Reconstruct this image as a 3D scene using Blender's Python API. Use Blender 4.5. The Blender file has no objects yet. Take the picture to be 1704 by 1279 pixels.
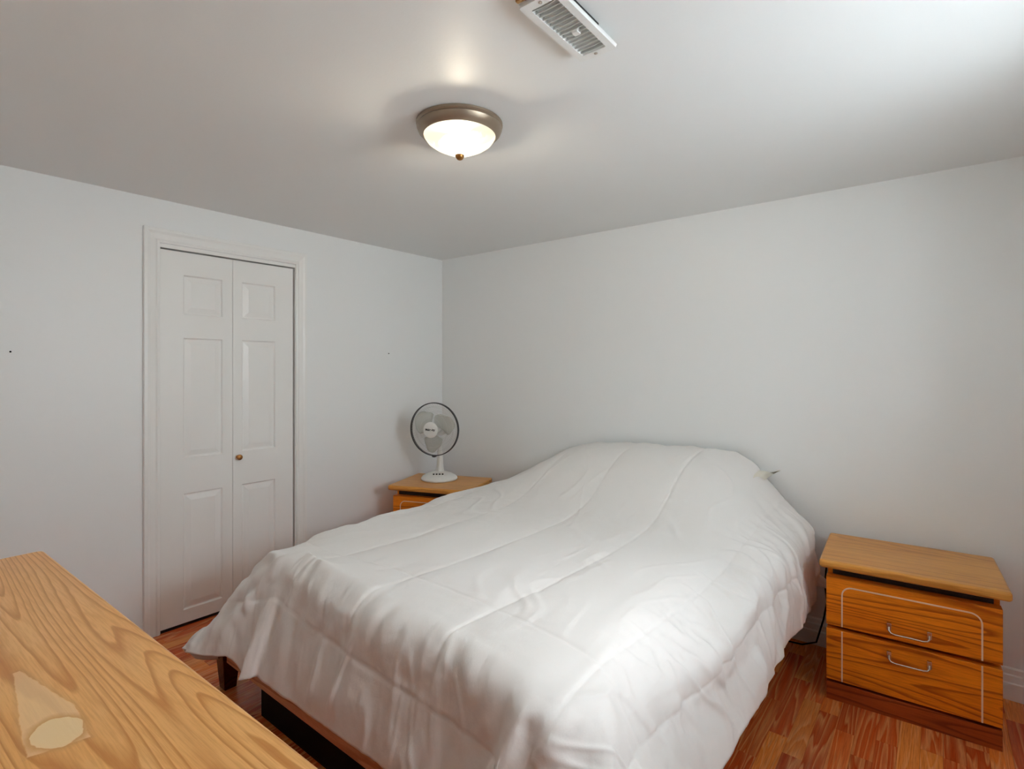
import bpy, bmesh, math, random
import numpy as np
from mathutils import Vector, Matrix

random.seed(7)
SC = bpy.context.scene
COL = SC.collection
R = math.radians

# ------------------------------------------------------------------ camera
cam_d = bpy.data.cameras.new('camera')
cam_d.sensor_width = 36.0
cam_d.lens = 891.0 / 1704.0 * 36.0
cam_d.shift_y = -27.5 / 1704.0
cam_d.clip_start = 0.02
cam = bpy.data.objects.new('camera', cam_d)
COL.objects.link(cam)
cam.location = (3.2230, -3.1080, 1.408)
cam.rotation_euler = (R(90), 0, R(38.589))
SC.camera = cam

# ------------------------------------------------------------------ world, sun, window portal, exposure
ROOM_X, ROOM_Y, ROOM_H = 3.75, -3.35, 2.30
WIN = (-2.10, -1.15, 1.36, 1.98)
WALL_T = 0.38            # window opening in the right wall: y0, y1, z0, z1

world = bpy.data.worlds.new('sky')
SC.world = world
world.use_nodes = True
bg = world.node_tree.nodes['Background']
bg.inputs[0].default_value = (0.84, 0.94, 1.0, 1)
bg.inputs[1].default_value = 15.5

sun_d = bpy.data.lights.new('sun', 'SUN')
sun_d.energy = 2.2
sun_d.angle = R(22)
sun_d.color = (0.97, 0.98, 1.0)
sun = bpy.data.objects.new('sun', sun_d)
COL.objects.link(sun)
sun.rotation_euler = Vector((-1.0, -0.04, -0.62)).to_track_quat('-Z', 'Y').to_euler()

por_d = bpy.data.lights.new('window_portal', 'AREA')
por_d.shape = 'RECTANGLE'
por_d.size = WIN[1] - WIN[0]
por_d.size_y = WIN[3] - WIN[2]
por_d.cycles.is_portal = True
por = bpy.data.objects.new('window_portal', por_d)
COL.objects.link(por)
por.location = (ROOM_X + WALL_T - 0.01, (WIN[0] + WIN[1]) / 2, (WIN[2] + WIN[3]) / 2)
por.rotation_euler = Vector((-1, 0, 0)).to_track_quat('-Z', 'Z').to_euler()

SC.view_settings.view_transform = 'Standard'
SC.view_settings.look = 'None'
SC.view_settings.gamma = 1.0
SC.view_settings.use_curve_mapping = False
SC.view_settings.exposure = 0.48
SC.cycles.diffuse_bounces = 8
SC.cycles.max_bounces = 12

# ------------------------------------------------------------------ helpers
def obj(name, bm, mat, parent=None, smooth=False, bevel=0.0, seg=2):
    me = bpy.data.meshes.new(name)
    bmesh.ops.recalc_face_normals(bm, faces=bm.faces[:])
    bm.to_mesh(me)
    bm.free()
    o = bpy.data.objects.new(name, me)
    COL.objects.link(o)
    if mat is not None:
        me.materials.append(mat)
    if parent is not None:
        o.parent = parent
    if smooth:
        for p in me.polygons:
            p.use_smooth = True
        if smooth == 'auto':
            me.set_sharp_from_angle(angle=R(35))
    if bevel > 0:
        b = o.modifiers.new('bevel', 'BEVEL')
        b.width = bevel
        b.segments = seg
        b.limit_method = 'ANGLE'
        b.angle_limit = R(40)
        for p in me.polygons:
            p.use_smooth = True
        w = o.modifiers.new('wn', 'WEIGHTED_NORMAL')
        w.keep_sharp = True
    return o

def empty(name, loc, rz=0.0):
    o = bpy.data.objects.new(name, None)
    COL.objects.link(o)
    o.location = loc
    o.rotation_euler = (0, 0, rz)
    o.empty_display_size = 0.1
    return o

def tag(o, label, cat, group=None, kind=None):
    o['label'] = label
    o['category'] = cat
    if group:
        o['group'] = group
    if kind:
        o['kind'] = kind
    return o

def struct(o, label=None):
    o['kind'] = 'structure'
    if label:
        o['label'] = label
    return o

def copy_tree(o, parent=None):
    c = o.copy()
    COL.objects.link(c)
    c.parent = parent
    for ch in list(o.children):
        copy_tree(ch, c)
    return c

def box(bm, x0, x1, y0, y1, z0, z1):
    v = [bm.verts.new((x, y, z)) for z in (z0, z1) for (x, y) in ((x0, y0), (x1, y0), (x1, y1), (x0, y1))]
    for f in ((3, 2, 1, 0), (4, 5, 6, 7), (0, 1, 5, 4), (1, 2, 6, 5), (2, 3, 7, 6), (3, 0, 4, 7)):
        bm.faces.new([v[i] for i in f])
    return v

def bxo(name, x0, x1, y0, y1, z0, z1, mat, parent=None, bevel=0.0, seg=2):
    bm = bmesh.new()
    box(bm, x0, x1, y0, y1, z0, z1)
    return obj(name, bm, mat, parent, bevel=bevel, seg=seg)

def prism(bm, pts, z0, z1):
    a = [bm.verts.new((x, y, z0)) for x, y in pts]
    b = [bm.verts.new((x, y, z1)) for x, y in pts]
    n = len(pts)
    bm.faces.new(a[::-1])
    bm.faces.new(b)
    for i in range(n):
        bm.faces.new((a[i], a[(i + 1) % n], b[(i + 1) % n], b[i]))

def round_rect(x0, x1, y0, y1, r, n=6):
    pts = []
    for cx, cy, a0 in ((x1 - r, y1 - r, 0), (x0 + r, y1 - r, 90), (x0 + r, y0 + r, 180), (x1 - r, y0 + r, 270)):
        for k in range(n + 1):
            a = R(a0 + 90.0 * k / n)
            pts.append((cx + r * math.cos(a), cy + r * math.sin(a)))
    return pts

def lathe(bm, prof, n=48, M=None, close_top=False, close_bot=False):
    rings = []
    for r, z in prof:
        ring = []
        for k in range(n):
            a = 2 * math.pi * k / n
            p = Vector((r * math.cos(a), r * math.sin(a), z))
            ring.append(bm.verts.new(M @ p if M else p))
        rings.append(ring)
    for i in range(len(rings) - 1):
        for k in range(n):
            bm.faces.new((rings[i][k], rings[i][(k + 1) % n], rings[i + 1][(k + 1) % n], rings[i + 1][k]))
    if close_bot:
        bm.faces.new(rings[0][::-1])
    if close_top:
        bm.faces.new(rings[-1])

def tube(bm, pts, r, n=8, closed=False, cap=True):
    pts = [Vector(p) for p in pts]
    m = len(pts)
    rings = []
    prev = None
    for i, p in enumerate(pts):
        if closed:
            t = (pts[(i + 1) % m] - pts[i - 1]).normalized()
        else:
            t = (pts[min(i + 1, m - 1)] - pts[max(i - 1, 0)]).normalized()
        ref = prev if prev is not None else (Vector((0, 0, 1)) if abs(t.z) < 0.9 else Vector((1, 0, 0)))
        u = (ref - t * ref.dot(t)).normalized()
        prev = u
        w = t.cross(u)
        rings.append([bm.verts.new(p + r * (math.cos(2 * math.pi * k / n) * u + math.sin(2 * math.pi * k / n) * w)) for k in range(n)])
    for i in range(m if closed else m - 1):
        a, b = rings[i], rings[(i + 1) % m]
        for k in range(n):
            bm.faces.new((a[k], a[(k + 1) % n], b[(k + 1) % n], b[k]))
    if cap and not closed:
        bm.faces.new(rings[0][::-1])
        bm.faces.new(rings[-1])

# ------------------------------------------------------------------ materials
def new_mat(name):
    m = bpy.data.materials.new(name)
    m.use_nodes = True
    nt = m.node_tree
    return m, nt, nt.nodes['Principled BSDF']

def N(nt, typ, **kw):
    n = nt.nodes.new(typ)
    for k, v in kw.items():
        setattr(n, k, v)
    return n

def setin(n, **kw):
    for k, v in kw.items():
        n.inputs[k.replace('_', ' ')].default_value = v

def math_node(nt, op, a, b=None):
    n = N(nt, 'ShaderNodeMath', operation=op)
    for i, x in enumerate((a, b)):
        if x is None:
            continue
        if isinstance(x, (int, float)):
            n.inputs[i].default_value = x
        else:
            nt.links.new(x, n.inputs[i])
    return n.outputs[0]

def ramp(nt, fac, stops, interp='LINEAR'):
    n = N(nt, 'ShaderNodeValToRGB')
    n.color_ramp.interpolation = interp
    el = n.color_ramp.elements
    while len(el) > 1:
        el.remove(el[-1])
    for i, (p, c) in enumerate(stops):
        e = el[0] if i == 0 else el.new(p)
        e.position = p
        e.color = (*c, 1) if len(c) == 3 else c
    nt.links.new(fac, n.inputs[0])
    return n.outputs[0]

def noise(nt, vec, scale, detail=3, rough=0.5, dist=0.0):
    n = N(nt, 'ShaderNodeTexNoise')
    nt.links.new(vec, n.inputs['Vector'])
    setin(n, Scale=scale, Detail=detail, Roughness=rough, Distortion=dist)
    return n.outputs['Fac']

def mapping(nt, vec, loc=(0, 0, 0), rot=(0, 0, 0), scale=(1, 1, 1)):
    n = N(nt, 'ShaderNodeMapping')
    nt.links.new(vec, n.inputs[0])
    n.inputs['Location'].default_value = loc
    n.inputs['Rotation'].default_value = rot
    n.inputs['Scale'].default_value = scale
    return n.outputs[0]

def mixc(nt, fac, a, b, mode='MIX'):
    n = N(nt, 'ShaderNodeMix', data_type='RGBA', blend_type=mode)
    for idx, x in ((0, fac), (6, a), (7, b)):
        if isinstance(x, (int, float)):
            n.inputs[idx].default_value = x
        elif isinstance(x, tuple):
            n.inputs[idx].default_value = (*x, 1) if len(x) == 3 else x
        else:
            nt.links.new(x, n.inputs[idx])
    return n.outputs[2]

def bump(nt, bsdf, h, strength=0.2, dist=0.01):
    b = N(nt, 'ShaderNodeBump')
    b.inputs['Strength'].default_value = strength
    b.inputs['Distance'].default_value = dist
    nt.links.new(h, b.inputs['Height'])
    nt.links.new(b.outputs[0], bsdf.inputs['Normal'])

def paint(name, col, rough=0.5, bumpy=0.06, scale=180):
    m, nt, b = new_mat(name)
    tc = N(nt, 'ShaderNodeTexCoord').outputs['Object']
    n1 = noise(nt, tc, 1.3, 2)
    c = mixc(nt, n1, tuple(x * 0.985 for x in col), tuple(min(1, x * 1.015) for x in col))
    nt.links.new(c, b.inputs['Base Color'])
    setin(b, Roughness=rough)
    bump(nt, b, noise(nt, tc, scale, 2), bumpy, 0.002)
    return m

def plain(name, col, rough=0.4, metal=0.0):
    m, nt, b = new_mat(name)
    tc = N(nt, 'ShaderNodeTexCoord').outputs['Object']
    n1 = noise(nt, tc, 40, 2)
    c = mixc(nt, n1, tuple(x * 0.94 for x in col), tuple(min(1, x * 1.05) for x in col))
    nt.links.new(c, b.inputs['Base Color'])
    setin(b, Roughness=rough, Metallic=metal)
    return m

def wood(name, light, mid, dark, grain='X', freq=26.0, warp=2.2, loc=(0, 0, 0), rough=0.35, nscale=1.0, lines=0.75, extra=None):
    """oak-like laminate: contour rings of a stretched noise plus fine pores along the grain"""
    m, nt, b = new_mat(name)
    tc = N(nt, 'ShaderNodeTexCoord').outputs['Object']
    if grain == 'X':
        vec = mapping(nt, tc, loc, (0, 0, 0), (1, 1, 1))
    elif grain == 'Y':
        vec = mapping(nt, tc, loc, (0, 0, R(90)), (1, 1, 1))
    st = mapping(nt, vec, (0, 0, 0), (0, 0, 0), (0.42 * nscale, 6.0 * nscale, 6.0 * nscale))
    low = noise(nt, st, 1.0, 1.2, 0.4, 0.1)
    wob = noise(nt, mapping(nt, vec, (3, 1, 2), (0, 0, 0), (7, 45, 45)), 1.0, 2, 0.5)
    v = math_node(nt, 'ADD', math_node(nt, 'MULTIPLY', low, freq * warp * 0.25), math_node(nt, 'MULTIPLY', wob, 0.35))
    fr = math_node(nt, 'FRACT', v)
    ring = ramp(nt, fr, [(0.0, (0, 0, 0)), (0.60, (0.15, 0.15, 0.15)), (0.86, (1, 1, 1)), (0.94, (0.9, 0.9, 0.9)), (1.0, (0, 0, 0))])
    pores = noise(nt, mapping(nt, vec, (0, 0, 0), (0, 0, 0), (14, 330, 330)), 1.0, 3, 0.6)
    porem = ramp(nt, pores, [(0.42, (0, 0, 0)), (0.62, (1, 1, 1))])
    blot = noise(nt, mapping(nt, vec, (5, 5, 5), (0, 0, 0), (1.6, 6, 6)), 1.0, 2)
    base = mixc(nt, ramp(nt, blot, [(0.3, (0, 0, 0)), (0.7, (1, 1, 1))]), light, mid)
    rf = math_node(nt, 'MULTIPLY', ring, lines)
    c = mixc(nt, rf, base, dark)
    c = mixc(nt, math_node(nt, 'MULTIPLY', porem, 0.30), c, dark)
    if extra:
        c = extra(nt, tc, c)
    nt.links.new(c, b.inputs['Base Color'])
    setin(b, Roughness=rough)
    b.inputs['Specular IOR Level'].default_value = 0.28
    bump(nt, b, math_node(nt, 'ADD', ring, math_node(nt, 'MULTIPLY', porem, 0.5)), 0.05, 0.002)
    return m

M_WALL = paint('wall_paint', (0.85, 0.862, 0.858), 0.42)
M_CEIL = paint('ceiling_paint', (0.80, 0.812, 0.806), 0.5, 0.1, 120)
M_TRIM = paint('trim_paint', (0.87, 0.87, 0.85), 0.32, 0.02)
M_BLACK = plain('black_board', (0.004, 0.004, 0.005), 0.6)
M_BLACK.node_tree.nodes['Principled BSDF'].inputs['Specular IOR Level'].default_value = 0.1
M_DARK = plain('painted_recess_shade', (0.02, 0.008, 0.005), 0.6)  # near-black colour for the shade in the gaps between drawers

# floor strips: one material, varied per piece
def floor_mat():
    m, nt, b = new_mat('laminate_strip')
    tc = N(nt, 'ShaderNodeTexCoord').outputs['Object']
    oi = N(nt, 'ShaderNodeObjectInfo').outputs['Random']
    gi = N(nt, 'ShaderNodeNewGeometry').outputs['Random Per Island']
    rnd = math_node(nt, 'FRACT', math_node(nt, 'ADD', oi, gi))
    off = N(nt, 'ShaderNodeCombineXYZ')
    nt.links.new(math_node(nt, 'MULTIPLY', rnd, 37.0), off.inputs[0])
    nt.links.new(math_node(nt, 'MULTIPLY', rnd, 91.0), off.inputs[1])
    add = N(nt, 'ShaderNodeVectorMath', operation='ADD')
    nt.links.new(tc, add.inputs[0])
    nt.links.new(off.outputs[0], add.inputs[1])
    vec = add.outputs[0]
    st = mapping(nt, vec, (0, 0, 0), (0, 0, 0), (16, 1.1, 1))
    low = noise(nt, st, 1.0, 1.5, 0.5, 0.35)
    fr = math_node(nt, 'FRACT', math_node(nt, 'MULTIPLY', low, 9.0))
    ring = ramp(nt, fr, [(0, (0, 0, 0)), (0.5, (0.3, 0.3, 0.3)), (0.85, (1, 1, 1)), (1, (0, 0, 0))])
    pores = noise(nt, mapping(nt, vec, (0, 0, 0), (0, 0, 0), (260, 10, 1)), 1.0, 3, 0.6)
    base = ramp(nt, rnd, [(0.0, (0.34, 0.030, 0.007)), (0.3, (0.74, 0.130, 0.018)), (0.55, (0.50, 0.055, 0.010)),
                          (0.75, (0.86, 0.22, 0.030)), (0.9, (0.78, 0.27, 0.055)), (1.0, (0.58, 0.085, 0.014))])
    lightc = mixc(nt, 0.55, base, (0.95, 0.46, 0.17))
    c = mixc(nt, math_node(nt, 'MULTIPLY', ring, 0.95), base, lightc)
    pm = ramp(nt, pores, [(0.4, (0, 0, 0)), (0.65, (1, 1, 1))])
    c = mixc(nt, math_node(nt, 'MULTIPLY', pm, 0.35), c, (0.22, 0.025, 0.008))
    nt.links.new(c, b.inputs['Base Color'])
    setin(b, Roughness=0.26)
    b.inputs['Specular IOR Level'].default_value = 0.32
    return m

M_FLOOR = floor_mat()
M_SUB = plain('underlay', (0.05, 0.012, 0.006), 0.7)

# ------------------------------------------------------------------ room shell
floor = bxo('floor', -0.7, ROOM_X + 0.45, ROOM_Y - 0.15, 0.15, -0.12, -0.009, M_SUB)
struct(floor)

PW, GAP = 0.066, 0.0006
def plank_mesh(w, l):
    bm = bmesh.new()
    box(bm, -w / 2, w / 2, -l / 2, l / 2, -0.009, 0.0)
    me = bpy.data.meshes.new('plank')
    bmesh.ops.recalc_face_normals(bm, faces=bm.faces[:])
    bm.to_mesh(me)
    bm.free()
    me.materials.append(M_FLOOR)
    return me
LENS = (0.32, 0.36, 0.41, 0.46)
PM = {l: plank_mesh(PW - GAP, l - GAP) for l in LENS}
rest = bmesh.new()
n_single = 0
rp = random.Random(21)
x = 0.0 + PW / 2
while x - PW / 2 < ROOM_X - 0.001:
    y = 0.0 + rp.random() * 0.3
    while y > ROOM_Y:
        l = rp.choice(LENS)
        yc = y - l / 2
        vis = (x > 2.45 and yc > -1.75 and yc - l / 2 < 0) or (x < 1.45 and -2.75 < yc < -1.55)
        y0, y1 = max(yc - l / 2, ROOM_Y), min(yc + l / 2, 0.0)
        if y1 - y0 > 0.01:
            whole = y1 - y0 > l - 0.001 and x + PW / 2 < ROOM_X
            if vis and whole and n_single < 299:
                o = bpy.data.objects.new('plank', PM[l])
                COL.objects.link(o)
                o.parent = floor
                o.location = (x, yc, 0)
                n_single += 1
            else:
                box(rest, x - PW / 2 + GAP / 2, min(x + PW / 2, ROOM_X) - GAP / 2, y0 + GAP / 2, y1 - GAP / 2, -0.009, 0.0)
        y -= l
    x += PW
ro = obj('plank_field', rest, M_FLOOR, floor)
ro['kind'] = 'stuff'

ceiling = bxo('ceiling', -0.7, ROOM_X + 0.45, ROOM_Y - 0.15, 0.15, ROOM_H, ROOM_H + 0.1, M_CEIL)
struct(ceiling)

# left wall with the closet opening and the closet behind it
DY0, DY1, DZ = -2.055, -1.298, 2.048
bm = bmesh.new()
box(bm, -0.11, 0, ROOM_Y - 0.1, DY0 - 0.018, 0, ROOM_H)
box(bm, -0.11, 0, DY1 + 0.018, 0.1, 0, ROOM_H)
box(bm, -0.11, 0, DY0 - 0.018, DY1 + 0.018, DZ + 0.018, ROOM_H)
box(bm, -0.66, -0.60, DY0 - 0.3, DY1 + 0.3, 0, ROOM_H)
box(bm, -0.60, -0.11, DY0 - 0.3, DY0 - 0.24, 0, ROOM_H)
box(bm, -0.60, -0.11, DY1 + 0.24, DY1 + 0.3, 0, ROOM_H)
struct(obj('wall_left', bm, M_WALL))

struct(bxo('wall_back', -0.11, ROOM_X + WALL_T, 0.0, 0.12, 0, ROOM_H, M_WALL))
struct(bxo('wall_front', -0.11, ROOM_X + WALL_T, ROOM_Y - 0.12, ROOM_Y, 0, ROOM_H, M_WALL))
bm = bmesh.new()
XR0, XR1 = ROOM_X, ROOM_X + WALL_T
box(bm, XR0, XR1, ROOM_Y, WIN[0], 0, ROOM_H)
box(bm, XR0, XR1, WIN[1], 0.0, 0, ROOM_H)
box(bm, XR0, XR1, WIN[0], WIN[1], 0, WIN[2])
box(bm, XR0, XR1, WIN[0], WIN[1], WIN[3], ROOM_H)
struct(obj('wall_right', bm, M_WALL))

# window in the right wall (beside the picture, the source of the daylight)
win = struct(empty('window_1', (ROOM_X + WALL_T - 0.04, (WIN[0] + WIN[1]) / 2, WIN[2])))
hw, hh = (WIN[1] - WIN[0]) / 2, WIN[3] - WIN[2]
bm = bmesh.new()
fw = 0.035
box(bm, -0.02, 0.02, -hw, hw, 0, fw)
box(bm, -0.02, 0.02, -hw, hw, hh - fw, hh)
box(bm, -0.02, 0.02, -hw, -hw + fw, fw, hh - fw)
box(bm, -0.02, 0.02, hw - fw, hw, fw, hh - fw)
box(bm, -0.018, 0.018, -0.018, 0.018, fw, hh - fw)
obj('window_frame', bm, M_TRIM, win)
mg, nt, b = new_mat('window_glass')
out = [n for n in nt.nodes if n.type == 'OUTPUT_MATERIAL'][0]
tr = N(nt, 'ShaderNodeBsdfTransparent')
gl = N(nt, 'ShaderNodeBsdfGlossy')
gl.inputs['Roughness'].default_value = 0.02
mx = N(nt, 'ShaderNodeMixShader')
mx.inputs[0].default_value = 0.06
nt.links.new(tr.outputs[0], mx.inputs[1])
nt.links.new(gl.outputs[0], mx.inputs[2])
nt.links.new(mx.outputs[0], out.inputs[0])
nt.nodes.remove(b)
M_GLASS = mg
for sgn in (-1, 1):
    bm = bmesh.new()
    y0, y1 = sorted((sgn * 0.018, sgn * (hw - fw)))
    box(bm, -0.003, 0.003, y0, y1, fw, hh - fw)
    obj('pane', bm, M_GLASS, win)

# baseboards
BB = [(0, 0), (0.018, 0), (0.018, 0.070), (0.013, 0.075), (0.013, 0.103), (0.009, 0.108), (0.007, 0.128), (0.003, 0.134), (0, 0.134)]
def baseboard(name, p0, p1, inward):
    bm = bmesh.new()
    p0, p1, inward = Vector(p0), Vector(p1), Vector(inward)
    a = [bm.verts.new(p0 + inward * d + Vector((0, 0, z))) for d, z in BB]
    c = [bm.verts.new(p1 + inward * d + Vector((0, 0, z))) for d, z in BB]
    for i in range(len(BB)):
        j = (i + 1) % len(BB)
        bm.faces.new((a[i], a[j], c[j], c[i]))
    bm.faces.new(a)
    bm.faces.new(c[::-1])
    return struct(obj(name, bm, M_TRIM))
baseboard('baseboard_back', (0.019, 0, 0), (ROOM_X, 0, 0), (0, -1, 0))
baseboard('baseboard_left', (0, DY1 + 0.095, 0), (0, 0, 0), (1, 0, 0))
baseboard('baseboard_front', (0, ROOM_Y, 0), (ROOM_X, ROOM_Y, 0), (0, 1, 0))
baseboard('baseboard_right', (ROOM_X, ROOM_Y + 0.019, 0), (ROOM_X, -0.019, 0), (-1, 0, 0))

# closet door casing: stepped profile, mitred
trim = struct(empty('trim_1', (0, (DY0 + DY1) / 2, 0)))
yc = (DY0 + DY1) / 2
CAS = [(0.0, 0.0), (0.0, 0.011), (0.012, 0.014), (0.020, 0.010), (0.045, 0.013), (0.058, 0.018), (0.072, 0.018), (0.075, 0.013), (0.075, 0.0)]
hwD = (DY1 - DY0) / 2
def casing(path, outdirs):
    bm = bmesh.new()
    rings = []
    for p, d in zip(path, outdirs):
        rings.append([bm.verts.new(Vector(p) + Vector(d) * w + Vector((t, 0, 0))) for w, t in CAS])
    for a, c in zip(rings[:-1], rings[1:]):
        for i in range(len(CAS) - 1):
            bm.faces.new((a[i], a[i + 1], c[i + 1], c[i]))
    bm.faces.new(rings[0])
    bm.faces.new(rings[-1][::-1])
    return bm
i0, zt = hwD + 0.004, DZ + 0.022
obj('side_casing', casing([(0, -i0, 0), (0, -i0, zt)], [(0, -1, 0), (0, -1, 1)]), M_TRIM, trim)
obj('head_casing', casing([(0, -i0, zt), (0, i0, zt)], [(0, -1, 1), (0, 1, 1)]), M_TRIM, trim)
obj('side_casing', casing([(0, i0, zt), (0, i0, 0)], [(0, 1, 1), (0, 1, 0)]), M_TRIM, trim)
bm = bmesh.new()
box(bm, -0.11, 0.004, -hwD - 0.018, -hwD, 0, DZ + 0.018)
box(bm, -0.11, 0.004, hwD, hwD + 0.018, 0, DZ + 0.018)
box(bm, -0.11, 0.004, -hwD, hwD, DZ, DZ + 0.018)
obj('jamb', bm, M_TRIM, trim)

# bifold closet door: two leaves, three raised panels each
door = struct(empty('door_1', (-0.004, yc, 0)), 'white bifold closet door with six raised panels and a brass knob')
ROWS = [(0.085, 0.720), (0.915, 1.572), (1.700, 1.915)]
M_BRASS = plain('aged_brass', (0.36, 0.17, 0.05), 0.3, 0.85)
def leaf(y0, y1, p0, p1, knob):
    bm = bmesh.new()
    z0, z1 = 0.014, DZ - 0.008
    d0 = -0.032
    box(bm, d0, 0, y0, p0, z0, z1)
    box(bm, d0, 0, p1, y1, z0, z1)
    zz = [z0] + [v for r_ in ROWS for v in r_] + [z1]
    for k in range(0, len(zz), 2):
        box(bm, d0, 0, p0, p1, zz[k], zz[k + 1])
    bmesh.ops.remove_doubles(bm, verts=bm.verts[:], dist=1e-5)
    lf = obj('door_leaf', bm, M_TRIM, door)
    for a, c in ROWS:
        bm = bmesh.new()
        prof = [(0.0, 0.0), (0.006, -0.008), (0.012, -0.0085), (0.040, -0.0015), (0.043, -0.0015)]
        rings = []
        for ins, dep in prof:
            rings.append([bm.verts.new((dep, y, z)) for y, z in ((p0 + ins, a + ins), (p1 - ins, a + ins), (p1 - ins, c - ins), (p0 + ins, c - ins))])
        for r0, r1 in zip(rings[:-1], rings[1:]):
            for k in range(4):
                bm.faces.new((r0[k], r0[(k + 1) % 4], r1[(k + 1) % 4], r1[k]))
        bm.faces.new(rings[-1])
        back = [bm.verts.new((-0.028, v.co.y, v.co.z)) for v in rings[0]]
        for k in range(4):
            bm.faces.new((back[k], back[(k + 1) % 4], rings[0][(k + 1) % 4], rings[0][k]))
        bm.faces.new(back[::-1])
        obj('panel', bm, M_TRIM, lf)
    if knob:
        bm = bmesh.new()
        Mx = Matrix.Translation(knob) @ Matrix.Rotation(R(90), 4, 'Y')
        lathe(bm, [(0.010, 0.0), (0.010, 0.003), (0.006, 0.006), (0.006, 0.014), (0.013, 0.019), (0.0165, 0.025), (0.0155, 0.030), (0.009, 0.034), (0.001, 0.035)], 24, Mx, True, True)
        kn = obj('knob', bm, M_BRASS, lf, smooth='auto')
        kn['label'] = 'small round brass knob'
leaf(DY0 - yc + 0.003, -1.6815 - yc, -1.942 - yc, -1.737 - yc, None)
leaf(-1.6795 - yc, DY1 - yc - 0.010, -1.628 - yc, -1.424 - yc, (0.0, -1.652 - yc, 0.885))

# ------------------------------------------------------------------ bed
M_RAIL = wood('bed_rail_wood', (0.78, 0.48, 0.30), (0.70, 0.38, 0.22), (0.40, 0.16, 0.07), 'X', 20)
M_LEG = wood('bed_leg_wood', (0.10, 0.020, 0.010), (0.075, 0.014, 0.007), (0.03, 0.006, 0.004), 'X', 20, rough=0.25)
M_MATT = plain('mattress_ticking', (0.72, 0.70, 0.66), 0.8)
bed = empty('bed', (1.75, -1.04, 0))
tag(bed, 'double bed with mattress and low wooden frame hidden under the white comforter', 'bed')
def bb(name, x0, x1, y0, y1, z0, z1, m, bev=0.0, seg=2):
    return bxo(name, x0 - 1.75, x1 - 1.75, y0 + 1.04, y1 + 1.04, z0, z1, m, bed, bev, seg)
bb('mattress', 0.985, 2.515, -2.01, -0.06, 0.30, 0.612, M_MATT, 0.07, 5)
bb('foot_rail', 0.76, 2.58, -2.062, -2.02, 0.125, 0.27, M_RAIL, 0.004)
bb('side_rail', 0.93, 0.965, -2.02, -0.08, 0.14, 0.27, M_RAIL, 0.004)
bb('side_rail', 2.535, 2.57, -2.02, -0.08, 0.14, 0.27, M_LEG, 0.004)
bb('slat_base', 0.965, 2.535, -2.02, -0.08, 0.255, 0.30, M_RAIL)
for lx, ly in ((0.765, -2.04), (0.905, -0.12), (2.52, -2.035), (2.52, -0.12)):
    bm = bmesh.new()
    prof = [(0.0, 0.026), (0.10, 0.034), (0.22, 0.042), (0.254, 0.042)]
    rings = [[bm.verts.new((lx - 1.75 + sx * h, ly + 1.04 + sy * h, z)) for sx, sy in ((-1, -1), (1, -1), (1, 1), (-1, 1))] for z, h in prof]
    for r0, r1 in zip(rings[:-1], rings[1:]):
        for k in range(4):
            bm.faces.new((r0[k], r0[(k + 1) % 4], r1[(k + 1) % 4], r1[k]))
    bm.faces.new(rings[0][::-1])
    bm.faces.new(rings[-1])
    obj('leg', bm, M_LEG, bed, bevel=0.004)
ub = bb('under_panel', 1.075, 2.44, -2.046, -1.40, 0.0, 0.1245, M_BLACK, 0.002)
ub['label'] = 'black panel under the foot of the bed'

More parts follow.
